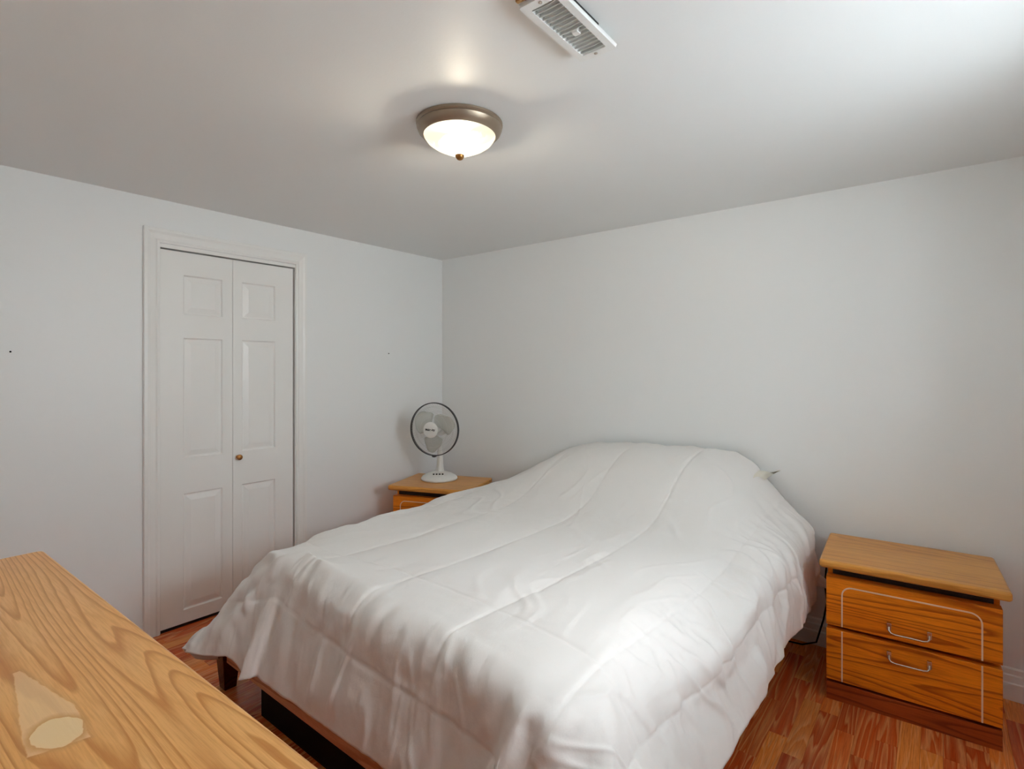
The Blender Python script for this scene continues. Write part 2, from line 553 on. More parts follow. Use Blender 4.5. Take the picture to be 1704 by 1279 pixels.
# comforter: draped sheet, stored as a coarse grid and refined here
C_S0, C_S1, C_T0, C_T1 = 0.52, 3.045, -2.415, -0.04        # sheet extent: across, along
C_ROWS = (      # draped positions in millimetres, x y z, one row for each station across the sheet
    (702, -2148, 153, 729, -2115, 137, 741, -2079, 132, 746, -2042, 134, 734, -1998, 146, 745, -1947, 159, 744, -1898, 172, 750, -1850, 189, 751, -1805, 211, 731, -1788, 249, 737, -1746, 277, 764, -1745, 278, 776, -1734, 278, 782, -1693, 286, 788, -1648, 296, 790, -1627, 287, 775, -1590, 286, 788, -1548, 277, 795, -1500, 270, 801, -1449, 268, 801, -1398, 266, 811, -1349, 263, 815, -1298, 262, 818, -1247, 261, 822, -1197, 260, 828, -1146, 261, 832, -1095, 261, 838, -1045, 263, 841, -994, 264, 841, -942, 267, 848, -892, 269, 849, -841, 271, 859, -792, 273, 857, -741, 275, 856, -688, 280, 866, -639, 280, 868, -587, 285, 871, -536, 294, 876, -485, 307, 879, -436, 321, 883, -387, 341, 889, -340, 362, 889, -299, 393, 891, -265, 431, 886, -240, 478, 884, -230, 529, 879, -230, 578, 873, -226, 615),
    (686, -2178, 182, 711, -2138, 175, 732, -2098, 176, 738, -2055, 182, 728, -2008, 192, 726, -1959, 204, 744, -1915, 219, 753, -1868, 236, 767, -1828, 251, 770, -1788, 275, 752, -1773, 314, 779, -1743, 326, 800, -1735, 319, 799, -1689, 324, 802, -1658, 330, 802, -1629, 327, 797, -1586, 330, 795, -1545, 325, 804, -1497, 317, 808, -1447, 316, 813, -1398, 314, 814, -1348, 313, 818, -1297, 311, 825, -1247, 310, 823, -1196, 310, 827, -1146, 310, 835, -1096, 310, 832, -1045, 312, 840, -995, 314, 846, -945, 316, 850, -895, 318, 856, -844, 320, 862, -794, 322, 863, -743, 324, 871, -693, 326, 869, -643, 328, 863, -593, 330, 863, -542, 334, 866, -492, 340, 873, -443, 352, 880, -394, 361, 891, -351, 386, 896, -319, 406, 890, -290, 447, 882, -254, 480, 876, -264, 525, 850, -239, 556, 867, -196, 577),
    (701, -2200, 209, 698, -2153, 215, 723, -2112, 221, 729, -2068, 229, 724, -2019, 240, 728, -1970, 252, 751, -1929, 260, 753, -1885, 282, 772, -1841, 296, 787, -1805, 313, 790, -1771, 337, 782, -1754, 373, 820, -1737, 365, 825, -1699, 365, 825, -1663, 374, 821, -1624, 371, 819, -1592, 372, 822, -1545, 366, 827, -1497, 361, 826, -1448, 361, 828, -1398, 360, 831, -1348, 359, 834, -1297, 358, 833, -1248, 358, 840, -1198, 357, 839, -1148, 358, 843, -1097, 358, 845, -1047, 359, 846, -996, 362, 851, -948, 365, 854, -897, 368, 861, -847, 370, 864, -796, 372, 867, -746, 374, 868, -696, 375, 858, -646, 376, 849, -596, 378, 843, -546, 379, 838, -496, 381, 837, -445, 384, 839, -395, 390, 851, -347, 403, 859, -303, 414, 868, -257, 426, 859, -261, 466, 849, -249, 503, 868, -227, 528, 877, -195, 566),
    (725, -2180, 198, 724, -2164, 245, 731, -2127, 263, 727, -2080, 278, 737, -2032, 286, 757, -1987, 287, 776, -1941, 294, 777, -1899, 319, 787, -1861, 339, 817, -1824, 346, 823, -1779, 367, 814, -1764, 401, 832, -1742, 410, 854, -1700, 403, 844, -1666, 413, 837, -1633, 417, 841, -1592, 412, 855, -1548, 401, 851, -1498, 405, 850, -1448, 404, 853, -1398, 403, 853, -1348, 403, 850, -1299, 403, 848, -1250, 404, 856, -1200, 401, 855, -1149, 404, 860, -1099, 405, 862, -1049, 406, 855, -999, 411, 854, -949, 414, 857, -899, 417, 861, -849, 419, 866, -799, 421, 870, -748, 423, 862, -698, 425, 855, -648, 426, 849, -598, 428, 840, -548, 429, 835, -498, 430, 828, -448, 431, 820, -398, 434, 810, -349, 438, 818, -299, 441, 822, -251, 439, 830, -227, 479, 865, -216, 491, 894, -206, 528, 868, -184, 549),
    (758, -2196, 212, 749, -2169, 253, 754, -2125, 236, 765, -2085, 272, 781, -2043, 293, 788, -2004, 320, 803, -1958, 330, 814, -1912, 346, 805, -1875, 379, 829, -1840, 391, 854, -1797, 400, 856, -1756, 421, 839, -1741, 456, 864, -1703, 448, 876, -1671, 443, 869, -1630, 454, 877, -1598, 445, 882, -1549, 442, 880, -1499, 444, 880, -1449, 444, 878, -1399, 444, 870, -1350, 448, 871, -1301, 446, 880, -1252, 442, 881, -1202, 444, 880, -1151, 447, 880, -1101, 449, 874, -1051, 454, 866, -1002, 459, 860, -952, 463, 864, -902, 466, 869, -852, 468, 870, -801, 471, 864, -751, 473, 864, -700, 474, 857, -650, 475, 848, -600, 477, 845, -549, 478, 843, -499, 479, 840, -448, 480, 836, -398, 481, 828, -348, 483, 815, -299, 487, 815, -248, 486, 821, -198, 485, 847, -172, 503, 885, -161, 532, 896, -166, 580),
    (785, -2220, 232, 778, -2189, 271, 778, -2139, 277, 777, -2103, 312, 807, -2066, 327, 813, -2023, 353, 827, -1977, 369, 840, -1931, 383, 846, -1886, 404, 842, -1845, 432, 868, -1813, 444, 889, -1769, 454, 874, -1744, 486, 884, -1708, 489, 906, -1674, 483, 884, -1638, 496, 906, -1602, 485, 909, -1551, 483, 906, -1500, 486, 904, -1450, 487, 893, -1401, 491, 898, -1355, 484, 904, -1305, 482, 908, -1254, 483, 904, -1204, 487, 902, -1154, 491, 894, -1104, 496, 887, -1054, 501, 879, -1004, 506, 875, -954, 511, 868, -904, 516, 870, -854, 518, 869, -803, 520, 866, -752, 522, 862, -702, 524, 858, -651, 525, 854, -601, 526, 854, -550, 527, 851, -499, 528, 851, -449, 528, 847, -398, 529, 842, -348, 531, 836, -297, 532, 826, -248, 535, 836, -199, 533, 837, -148, 532, 865, -117, 545, 882, -121, 591),
    (834, -2221, 246, 824, -2192, 285, 815, -2152, 315, 815, -2108, 339, 816, -2081, 373, 844, -2041, 385, 852, -1997, 407, 868, -1951, 421, 874, -1905, 439, 882, -1860, 457, 880, -1821, 485, 910, -1787, 495, 915, -1745, 511, 900, -1712, 535, 927, -1677, 527, 908, -1648, 537, 926, -1603, 529, 927, -1552, 529, 924, -1502, 531, 913, -1453, 535, 921, -1409, 524, 927, -1359, 523, 927, -1309, 526, 924, -1258, 530, 915, -1208, 535, 900, -1160, 539, 893, -1109, 545, 885, -1059, 550, 879, -1009, 555, 876, -958, 561, 876, -908, 565, 875, -856, 568, 870, -805, 570, 866, -754, 572, 865, -703, 573, 862, -653, 575, 861, -602, 576, 859, -551, 576, 862, -500, 576, 856, -449, 577, 853, -399, 578, 855, -348, 578, 851, -298, 580, 843, -247, 584, 852, -198, 580, 854, -147, 579, 851, -96, 579, 869, -75, 602),
    (883, -2210, 251, 871, -2185, 294, 862, -2159, 332, 853, -2124, 368, 854, -2083, 396, 851, -2053, 432, 881, -2017, 442, 893, -1970, 459, 896, -1925, 479, 907, -1878, 494, 922, -1832, 507, 916, -1799, 538, 937, -1760, 549, 933, -1718, 566, 935, -1681, 574, 928, -1651, 582, 939, -1603, 578, 941, -1554, 576, 935, -1504, 580, 942, -1463, 566, 947, -1413, 566, 943, -1362, 570, 938, -1312, 574, 921, -1264, 579, 913, -1214, 584, 905, -1164, 589, 901, -1113, 592, 888, -1064, 599, 881, -1013, 604, 876, -962, 609, 871, -911, 615, 870, -859, 618, 871, -807, 619, 871, -756, 621, 871, -705, 622, 871, -654, 623, 871, -602, 624, 871, -552, 624, 871, -501, 625, 871, -450, 625, 871, -399, 626, 871, -348, 626, 871, -298, 626, 870, -247, 626, 869, -196, 626, 871, -146, 625, 871, -95, 625, 871, -44, 626),
    (932, -2202, 259, 920, -2180, 304, 910, -2160, 347, 900, -2129, 384, 894, -2098, 422, 892, -2060, 454, 894, -2028, 485, 918, -1987, 498, 925, -1942, 516, 933, -1897, 533, 944, -1851, 546, 954, -1807, 562, 943, -1772, 593, 960, -1733, 601, 950, -1694, 618, 950, -1653, 624, 960, -1605, 618, 956, -1558, 624, 962, -1516, 608, 961, -1467, 610, 959, -1416, 613, 955, -1365, 617, 945, -1315, 622, 933, -1266, 627, 927, -1216, 630, 927, -1165, 625, 925, -1114, 621, 923, -1063, 619, 921, -1012, 620, 919, -961, 625, 916, -911, 634, 914, -859, 636, 915, -808, 637, 915, -757, 641, 915, -705, 638, 916, -654, 638, 917, -603, 639, 917, -552, 638, 917, -501, 638, 917, -450, 642, 917, -399, 642, 917, -348, 642, 916, -297, 643, 916, -246, 643, 916, -195, 644, 916, -145, 646, 917, -94, 645, 918, -44, 644),
    (980, -2193, 270, 967, -2178, 316, 958, -2156, 358, 948, -2124, 396, 939, -2105, 441, 932, -2074, 480, 930, -2039, 513, 937, -2001, 538, 954, -1958, 552, 955, -1913, 573, 971, -1869, 582, 977, -1825, 598, 977, -1783, 619, 979, -1744, 635, 985, -1702, 644, 991, -1661, 645, 992, -1613, 649, 991, -1567, 647, 991, -1520, 643, 988, -1469, 646, 982, -1419, 649, 975, -1368, 650, 973, -1317, 647, 974, -1267, 641, 973, -1217, 631, 973, -1166, 625, 972, -1114, 624, 971, -1062, 626, 969, -1011, 627, 968, -960, 631, 966, -909, 637, 965, -858, 639, 965, -807, 640, 965, -756, 641, 965, -705, 644, 966, -654, 645, 966, -602, 646, 966, -551, 648, 966, -500, 648, 966, -449, 650, 966, -398, 652, 965, -347, 654, 965, -296, 654, 965, -245, 656, 965, -194, 657, 965, -143, 658, 966, -93, 659, 966, -43, 658),
    (1028, -2189, 283, 1014, -2169, 328, 1003, -2153, 373, 996, -2124, 410, 987, -2097, 451, 980, -2082, 498, 977, -2043, 529, 969, -2016, 571, 980, -1972, 589, 987, -1928, 603, 996, -1884, 609, 1003, -1841, 618, 1008, -1797, 630, 1014, -1754, 641, 1020, -1710, 649, 1026, -1665, 653, 1029, -1618, 654, 1030, -1570, 654, 1030, -1521, 652, 1028, -1471, 652, 1025, -1420, 652, 1023, -1369, 650, 1022, -1318, 646, 1021, -1267, 641, 1021, -1216, 637, 1020, -1165, 635, 1020, -1114, 634, 1019, -1062, 635, 1018, -1011, 636, 1017, -959, 638, 1016, -908, 641, 1015, -857, 643, 1015, -806, 645, 1015, -755, 648, 1015, -704, 651, 1015, -653, 655, 1015, -602, 659, 1016, -551, 663, 1016, -499, 667, 1015, -448, 671, 1015, -397, 675, 1015, -346, 678, 1015, -295, 681, 1015, -244, 684, 1015, -194, 685, 1015, -143, 686, 1015, -92, 685, 1015, -40, 674),
    (1075, -2181, 296, 1062, -2160, 339, 1049, -2134, 380, 1040, -2129, 429, 1035, -2093, 462, 1028, -2078, 509, 1022, -2050, 548, 1016, -2024, 589, 1015, -1986, 620, 1019, -1943, 625, 1027, -1899, 625, 1034, -1854, 629, 1041, -1809, 636, 1049, -1763, 643, 1056, -1717, 649, 1063, -1670, 653, 1068, -1622, 654, 1071, -1572, 654, 1073, -1522, 653, 1073, -1472, 653, 1072, -1420, 651, 1071, -1369, 649, 1070, -1318, 646, 1070, -1267, 644, 1069, -1216, 642, 1069, -1164, 640, 1068, -1113, 640, 1067, -1061, 640, 1067, -1010, 641, 1066, -959, 642, 1065, -908, 644, 1065, -857, 647, 1065, -806, 650, 1065, -754, 654, 1065, -703, 659, 1065, -652, 665, 1065, -601, 672, 1065, -550, 679, 1065, -499, 686, 1065, -448, 693, 1065, -397, 700, 1065, -346, 705, 1065, -295, 710, 1065, -244, 714, 1065, -193, 717, 1065, -142, 719, 1065, -91, 720, 1065, -40, 715),
    (1123, -2170, 285, 1109, -2149, 333, 1095, -2130, 383, 1084, -2107, 428, 1078, -2102, 482, 1075, -2068, 518, 1068, -2058, 566, 1064, -2022, 600, 1057, -1999, 642, 1057, -1956, 638, 1062, -1910, 634, 1070, -1865, 635, 1078, -1818, 639, 1086, -1771, 644, 1095, -1723, 648, 1103, -1674, 652, 1109, -1624, 653, 1114, -1574, 653, 1117, -1523, 653, 1118, -1472, 652, 1119, -1420, 651, 1119, -1369, 649, 1119, -1317, 647, 1118, -1266, 646, 1118, -1214, 645, 1117, -1163, 644, 1117, -1112, 644, 1116, -1060, 644, 1116, -1009, 644, 1115, -958, 646, 1115, -907, 648, 1115, -856, 651, 1114, -805, 655, 1114, -754, 660, 1114, -702, 667, 1114, -651, 675, 1114, -600, 685, 1115, -549, 695, 1115, -498, 705, 1115, -447, 715, 1115, -396, 725, 1115, -345, 733, 1115, -294, 739, 1115, -243, 745, 1115, -193, 749, 1115, -142, 754, 1114, -91, 760, 1114, -40, 773),
    (1170, -2164, 260, 1157, -2146, 318, 1143, -2121, 373, 1130, -2101, 430, 1118, -2080, 487, 1118, -2072, 539, 1115, -2048, 577, 1113, -2024, 612, 1106, -1999, 651, 1098, -1962, 641, 1102, -1919, 638, 1109, -1872, 638, 1117, -1825, 641, 1126, -1776, 644, 1136, -1726, 648, 1145, -1676, 650, 1153, -1625, 652, 1159, -1574, 652, 1163, -1522, 652, 1165, -1471, 652, 1167, -1419, 651, 1167, -1368, 649, 1167, -1316, 648, 1167, -1265, 648, 1167, -1213, 647, 1166, -1162, 646, 1166, -1110, 646, 1165, -1059, 646, 1165, -1008, 647, 1165, -957, 648, 1164, -905, 650, 1164, -854, 654, 1164, -803, 659, 1164, -753, 665, 1164, -702, 674, 1164, -650, 685, 1164, -599, 697, 1164, -548, 710, 1165, -497, 724, 1165, -446, 737, 1165, -395, 749, 1165, -345, 759, 1165, -294, 768, 1165, -243, 775, 1165, -192, 781, 1165, -141, 787, 1164, -91, 795, 1164, -40, 809),
    (1207, -2171, 258, 1203, -2140, 314, 1190, -2115, 374, 1177, -2097, 440, 1165, -2077, 503, 1154, -2053, 551, 1159, -2042, 593, 1154, -2020, 634, 1146, -1985, 641, 1140, -1962, 639, 1144, -1922, 639, 1151, -1877, 640, 1160, -1829, 642, 1170, -1779, 645, 1180, -1728, 647, 1190, -1676, 650, 1199, -1625, 651, 1205, -1573, 652, 1210, -1521, 652, 1213, -1469, 652, 1215, -1417, 651, 1216, -1366, 650, 1216, -1314, 650, 1216, -1263, 649, 1215, -1211, 649, 1215, -1160, 649, 1215, -1109, 649, 1215, -1057, 649, 1214, -1006, 649, 1214, -955, 651, 1214, -904, 653, 1214, -853, 657, 1213, -802, 662, 1213, -751, 670, 1213, -701, 681, 1213, -650, 693, 1214, -599, 708, 1214, -548, 724, 1214, -497, 741, 1215, -446, 757, 1215, -395, 771, 1215, -344, 784, 1215, -293, 794, 1215, -243, 802, 1215, -192, 809, 1214, -141, 816, 1214, -91, 825, 1213, -40, 837),
    (1222, -2204, 268, 1218, -2173, 333, 1217, -2140, 395, 1212, -2108, 461, 1213, -2076, 521, 1202, -2047, 563, 1196, -2019, 605, 1191, -1994, 649, 1192, -1954, 654, 1186, -1953, 642, 1191, -1920, 641, 1198, -1877, 641, 1206, -1830, 643, 1216, -1779, 645, 1227, -1728, 648, 1237, -1675, 650, 1246, -1623, 651, 1253, -1571, 652, 1258, -1518, 652, 1261, -1467, 652, 1263, -1415, 652, 1264, -1363, 652, 1265, -1312, 651, 1265, -1260, 651, 1264, -1209, 651, 1264, -1158, 651, 1264, -1107, 651, 1264, -1056, 651, 1264, -1005, 651, 1263, -954, 653, 1263, -903, 655, 1263, -852, 659, 1263, -801, 665, 1263, -750, 674, 1263, -700, 686, 1263, -649, 701, 1263, -598, 718, 1263, -547, 737, 1264, -496, 756, 1264, -445, 775, 1264, -394, 792, 1265, -344, 806, 1265, -293, 818, 1265, -242, 827, 1264, -192, 834, 1264, -141, 841, 1263, -91, 850, 1263, -40, 861),
    (1255, -2181, 275, 1250, -2157, 341, 1247, -2135, 406, 1247, -2108, 472, 1238, -2077, 529, 1237, -2048, 571, 1239, -2023, 617, 1241, -1982, 648, 1241, -1939, 663, 1237, -1945, 649, 1240, -1916, 645, 1246, -1875, 644, 1255, -1828, 644, 1264, -1778, 646, 1275, -1726, 648, 1285, -1673, 650, 1294, -1620, 652, 1302, -1568, 653, 1307, -1516, 653, 1310, -1464, 654, 1312, -1412, 653, 1313, -1361, 653, 1313, -1310, 653, 1313, -1258, 653, 1313, -1207, 653, 1313, -1156, 653, 1313, -1105, 653, 1313, -1054, 653, 1313, -1003, 653, 1313, -953, 655, 1313, -902, 657, 1312, -851, 661, 1312, -800, 668, 1312, -750, 678, 1312, -699, 691, 1312, -648, 707, 1313, -597, 726, 1313, -546, 747, 1313, -496, 769, 1313, -445, 790, 1314, -394, 809, 1314, -343, 825, 1314, -293, 838, 1314, -242, 848, 1314, -192, 856, 1313, -141, 863, 1313, -91, 870, 1312, -40, 878),
    (1261, -2153, 274, 1267, -2131, 336, 1273, -2104, 390, 1275, -2086, 454, 1279, -2072, 520, 1282, -2052, 567, 1284, -2033, 615, 1282, -1997, 643, 1286, -1950, 669, 1287, -1941, 655, 1290, -1911, 649, 1296, -1871, 647, 1304, -1825, 646, 1314, -1774, 647, 1324, -1722, 649, 1335, -1670, 651, 1344, -1617, 652, 1351, -1565, 654, 1356, -1513, 654, 1359, -1461, 655, 1361, -1410, 655, 1362, -1358, 655, 1362, -1307, 655, 1363, -1256, 655, 1363, -1205, 654, 1362, -1155, 654, 1362, -1104, 654, 1362, -1053, 655, 1362, -1002, 655, 1362, -951, 656, 1362, -901, 659, 1362, -850, 663, 1362, -799, 670, 1362, -749, 680, 1362, -698, 694, 1362, -647, 712, 1362, -597, 733, 1362, -546, 756, 1362, -495, 780, 1362, -445, 803, 1363, -394, 824, 1363, -343, 841, 1363, -293, 855, 1363, -242, 866, 1363, -192, 874, 1362, -141, 880, 1362, -91, 886, 1362, -40, 893),
    (1309, -2157, 274, 1317, -2129, 329, 1320, -2109, 390, 1324, -2096, 454, 1327, -2077, 517, 1329, -2059, 565, 1331, -2036, 611, 1334, -2001, 648, 1334, -1957, 668, 1336, -1937, 661, 1340, -1906, 653, 1346, -1865, 649, 1354, -1820, 648, 1364, -1770, 649, 1374, -1718, 650, 1384, -1666, 652, 1393, -1614, 653, 1400, -1562, 654, 1405, -1510, 655, 1408, -1459, 656, 1410, -1408, 656, 1411, -1357, 656, 1412, -1306, 656, 1412, -1255, 656, 1412, -1204, 656, 1412, -1153, 656, 1412, -1103, 656, 1412, -1052, 656, 1411, -1001, 656, 1411, -951, 658, 1411, -900, 660, 1411, -849, 664, 1411, -799, 672, 1411, -748, 682, 1411, -698, 697, 1411, -647, 716, 1411, -596, 739, 1411, -546, 763, 1412, -495, 789, 1412, -444, 813, 1412, -394, 835, 1412, -343, 854, 1412, -293, 869, 1412, -242, 880, 1412, -192, 888, 1412, -141, 894, 1411, -91, 900, 1411, -40, 906),
    (1360, -2154, 273, 1364, -2134, 333, 1369, -2117, 393, 1373, -2097, 452, 1376, -2075, 510, 1378, -2058, 559, 1381, -2039, 605, 1382, -2002, 641, 1384, -1965, 671, 1386, -1936, 663, 1390, -1901, 655, 1396, -1860, 651, 1404, -1814, 650, 1414, -1765, 650, 1424, -1714, 651, 1434, -1663, 652, 1443, -1611, 654, 1450, -1559, 655, 1455, -1508, 656, 1458, -1457, 657, 1460, -1406, 657, 1460, -1355, 657, 1461, -1305, 657, 1461, -1254, 657, 1461, -1203, 657, 1461, -1153, 657, 1461, -1102, 657, 1461, -1051, 657, 1461, -1001, 657, 1461, -950, 659, 1461, -900, 661, 1461, -849, 666, 1461, -798, 673, 1461, -748, 684, 1461, -697, 700, 1461, -647, 719, 1461, -596, 743, 1461, -545, 769, 1461, -495, 795, 1461, -444, 821, 1461, -394, 845, 1461, -343, 864, 1461, -293, 880, 1461, -242, 891, 1461, -192, 899, 1461, -141, 906, 1461, -91, 912, 1461, -40, 920),
    (1409, -2156, 273, 1414, -2135, 330, 1418, -2115, 388, 1421, -2093, 444, 1425, -2077, 504, 1427, -2063, 556, 1429, -2044, 602, 1431, -2008, 638, 1434, -1969, 666, 1436, -1935, 662, 1440, -1897, 656, 1447, -1854, 652, 1455, -1808, 650, 1464, -1760, 650, 1474, -1710, 651, 1484, -1659, 653, 1492, -1608, 654, 1499, -1558, 655, 1504, -1507, 656, 1507, -1456, 657, 1509, -1405, 657, 1510, -1355, 658, 1510, -1304, 658, 1510, -1253, 658, 1510, -1203, 657, 1510, -1152, 657, 1510, -1102, 657, 1510, -1051, 658, 1510, -1000, 658, 1510, -950, 659, 1510, -899, 662, 1510, -849, 666, 1510, -798, 674, 1510, -748, 685, 1510, -697, 701, 1510, -647, 722, 1510, -596, 746, 1510, -545, 773, 1510, -495, 801, 1510, -444, 827, 1510, -394, 852, 1510, -343, 872, 1510, -293, 888, 1510, -242, 900, 1510, -192, 908, 1510, -141, 914, 1510, -91, 919, 1510, -40, 926),
    (1458, -2156, 272, 1463, -2134, 328, 1467, -2114, 384, 1470, -2094, 441, 1474, -2079, 500, 1476, -2063, 551, 1479, -2047, 598, 1481, -2012, 635, 1485, -1971, 661, 1487, -1934, 659, 1491, -1893, 655, 1497, -1850, 652, 1505, -1803, 651, 1514, -1756, 651, 1524, -1706, 652, 1534, -1657, 653, 1542, -1606, 655, 1549, -1556, 656, 1554, -1506, 657, 1557, -1455, 657, 1558, -1405, 658, 1559, -1354, 658, 1560, -1304, 658, 1560, -1253, 658, 1560, -1202, 658, 1560, -1152, 658, 1560, -1101, 658, 1560, -1051, 658, 1560, -1000, 659, 1560, -950, 660, 1560, -899, 662, 1560, -849, 667, 1560, -798, 674, 1560, -748, 686, 1560, -697, 703, 1560, -646, 724, 1560, -596, 749, 1560, -545, 776, 1560, -495, 805, 1560, -444, 832, 1560, -394, 857, 1560, -343, 878, 1560, -293, 895, 1560, -242, 907, 1560, -192, 915, 1560, -141, 920, 1560, -91, 923, 1560, -40, 924),
    (1508, -2152, 272, 1512, -2135, 328, 1516, -2115, 383, 1520, -2094, 437, 1523, -2074, 492, 1526, -2064, 546, 1529, -2049, 594, 1532, -2014, 630, 1535, -1973, 657, 1537, -1933, 657, 1542, -1891, 654, 1548, -1846, 652, 1556, -1799, 651, 1565, -1752, 651, 1574, -1703, 652, 1584, -1654, 653, 1592, -1605, 655, 1599, -1555, 656, 1603, -1505, 657, 1606, -1455, 657, 1608, -1404, 658, 1609, -1354, 658, 1609, -1303, 658, 1609, -1253, 658, 1609, -1202, 658, 1609, -1152, 658, 1609, -1101, 658, 1609, -1051, 658, 1609, -1000, 659, 1609, -950, 660, 1609, -899, 662, 1609, -849, 667, 1609, -798, 675, 1609, -747, 687, 1609, -697, 704, 1609, -646, 725, 1609, -596, 751, 1609, -545, 779, 1609, -495, 808, 1609, -444, 836, 1609, -394, 861, 1609, -343, 883, 1609, -293, 900, 1609, -242, 912, 1609, -192, 920, 1609, -141, 925, 1609, -91, 928, 1609, -40, 929),
    (1558, -2152, 271, 1562, -2135, 326, 1566, -2112, 379, 1569, -2093, 433, 1573, -2077, 489, 1576, -2065, 542, 1579, -2051, 591, 1582, -2017, 627, 1585, -1976, 654, 1588, -1933, 655, 1592, -1889, 653, 1598, -1843, 651, 1606, -1796, 651, 1615, -1749, 651, 1624, -1701, 652, 1634, -1653, 654, 1642, -1604, 655, 1648, -1554, 656, 1653, -1505, 657, 1656, -1454, 658, 1657, -1404, 658, 1658, -1354, 658, 1659, -1303, 658, 1659, -1253, 658, 1659, -1202, 658, 1659, -1152, 658, 1659, -1101, 658, 1659, -1051, 658, 1659, -1000, 659, 1659, -950, 660, 1659, -899, 663, 1659, -849, 667, 1659, -798, 675, 1659, -747, 687, 1659, -697, 704, 1659, -646, 726, 1659, -596, 752, 1659, -545, 781, 1659, -495, 810, 1659, -444, 839, 1659, -394, 865, 1659, -343, 887, 1659, -293, 904, 1659, -242, 916, 1659, -192, 924, 1659, -141, 929, 1659, -91, 932, 1659, -40, 934),
    (1608, -2151, 270, 1612, -2135, 325, 1615, -2114, 377, 1619, -2095, 431, 1622, -2078, 485, 1625, -2068, 539, 1629, -2054, 587, 1632, -2020, 625, 1636, -1978, 651, 1639, -1934, 653, 1643, -1888, 651, 1649, -1841, 651, 1656, -1794, 651, 1665, -1747, 652, 1674, -1699, 653, 1684, -1651, 654, 1692, -1603, 655, 1698, -1554, 656, 1703, -1504, 657, 1705, -1454, 658, 1707, -1404, 658, 1708, -1354, 658, 1708, -1303, 658, 1708, -1253, 658, 1708, -1202, 658, 1708, -1152, 658, 1708, -1101, 658, 1708, -1051, 659, 1708, -1000, 659, 1708, -950, 660, 1708, -899, 663, 1708, -849, 668, 1708, -798, 676, 1708, -747, 688, 1708, -697, 705, 1708, -646, 727, 1708, -596, 753, 1708, -545, 782, 1708, -495, 812, 1708, -444, 841, 1708, -394, 867, 1708, -343, 890, 1708, -293, 907, 1708, -242, 919, 1708, -192, 928, 1708, -141, 933, 1708, -91, 936, 1708, -40, 939),
    (1657, -2149, 270, 1661, -2132, 324, 1665, -2114, 376, 1668, -2095, 428, 1672, -2080, 482, 1675, -2069, 535, 1678, -2056, 584, 1682, -2025, 624, 1686, -1983, 650, 1689, -1935, 651, 1693, -1887, 650, 1699, -1840, 650, 1707, -1793, 651, 1715, -1745, 652, 1725, -1698, 653, 1733, -1650, 654, 1741, -1602, 655, 1748, -1553, 656, 1752, -1504, 657, 1755, -1454, 658, 1756, -1404, 658, 1757, -1354, 658, 1758, -1303, 658, 1758, -1253, 658, 1758, -1202, 658, 1758, -1152, 658, 1758, -1101, 658, 1758, -1051, 659, 1758, -1000, 659, 1758, -950, 660, 1758, -899, 663, 1758, -849, 668, 1758, -798, 676, 1758, -747, 688, 1758, -697, 706, 1758, -646, 728, 1758, -596, 755, 1758, -545, 784, 1758, -495, 814, 1758, -444, 843, 1758, -394, 870, 1758, -343, 892, 1758, -293, 910, 1758, -242, 922, 1758, -192, 931, 1758, -141, 936, 1758, -91, 940, 1758, -40, 940),
    (1707, -2148, 269, 1711, -2131, 322, 1715, -2116, 375, 1718, -2095, 425, 1722, -2081, 479, 1725, -2070, 532, 1728, -2058, 581, 1732, -2028, 620, 1736, -1983, 643, 1739, -1935, 648, 1744, -1887, 648, 1750, -1840, 649, 1757, -1792, 650, 1765, -1745, 652, 1774, -1697, 653, 1783, -1650, 654, 1791, -1602, 656, 1797, -1553, 656, 1802, -1504, 657, 1804, -1454, 658, 1806, -1404, 658, 1807, -1354, 658, 1807, -1303, 658, 1807, -1253, 658, 1807, -1202, 658, 1807, -1152, 658, 1807, -1101, 658, 1807, -1051, 659, 1807, -1000, 659, 1807, -950, 660, 1807, -899, 663, 1807, -849, 668, 1807, -798, 676, 1807, -747, 689, 1807, -697, 706, 1807, -646, 729, 1807, -596, 755, 1807, -545, 785, 1807, -495, 815, 1807, -444, 845, 1807, -394, 872, 1807, -343, 894, 1807, -293, 912, 1807, -242, 925, 1807, -192, 933, 1807, -141, 939, 1807, -91, 943, 1807, -40, 951),
    (1757, -2147, 269, 1760, -2129, 320, 1764, -2113, 372, 1768, -2096, 423, 1771, -2082, 476, 1775, -2071, 528, 1779, -2059, 577, 1782, -2031, 619, 1786, -1986, 640, 1789, -1937, 645, 1794, -1888, 647, 1800, -1840, 648, 1807, -1792, 650, 1815, -1744, 651, 1824, -1697, 653, 1833, -1649, 654, 1841, -1601, 656, 1847, -1553, 657, 1851, -1504, 657, 1854, -1454, 658, 1856, -1404, 658, 1856, -1354, 658, 1857, -1303, 658, 1857, -1253, 658, 1857, -1202, 658, 1857, -1152, 658, 1857, -1101, 658, 1857, -1051, 659, 1857, -1000, 659, 1857, -950, 660, 1857, -899, 663, 1857, -849, 668, 1857, -798, 676, 1857, -747, 689, 1857, -697, 706, 1857, -646, 729, 1857, -596, 756, 1857, -545, 786, 1857, -495, 816, 1857, -444, 846, 1857, -394, 873, 1857, -343, 896, 1857, -293, 914, 1857, -242, 926, 1857, -192, 935, 1857, -141, 940, 1857, -91, 944, 1857, -40, 946),
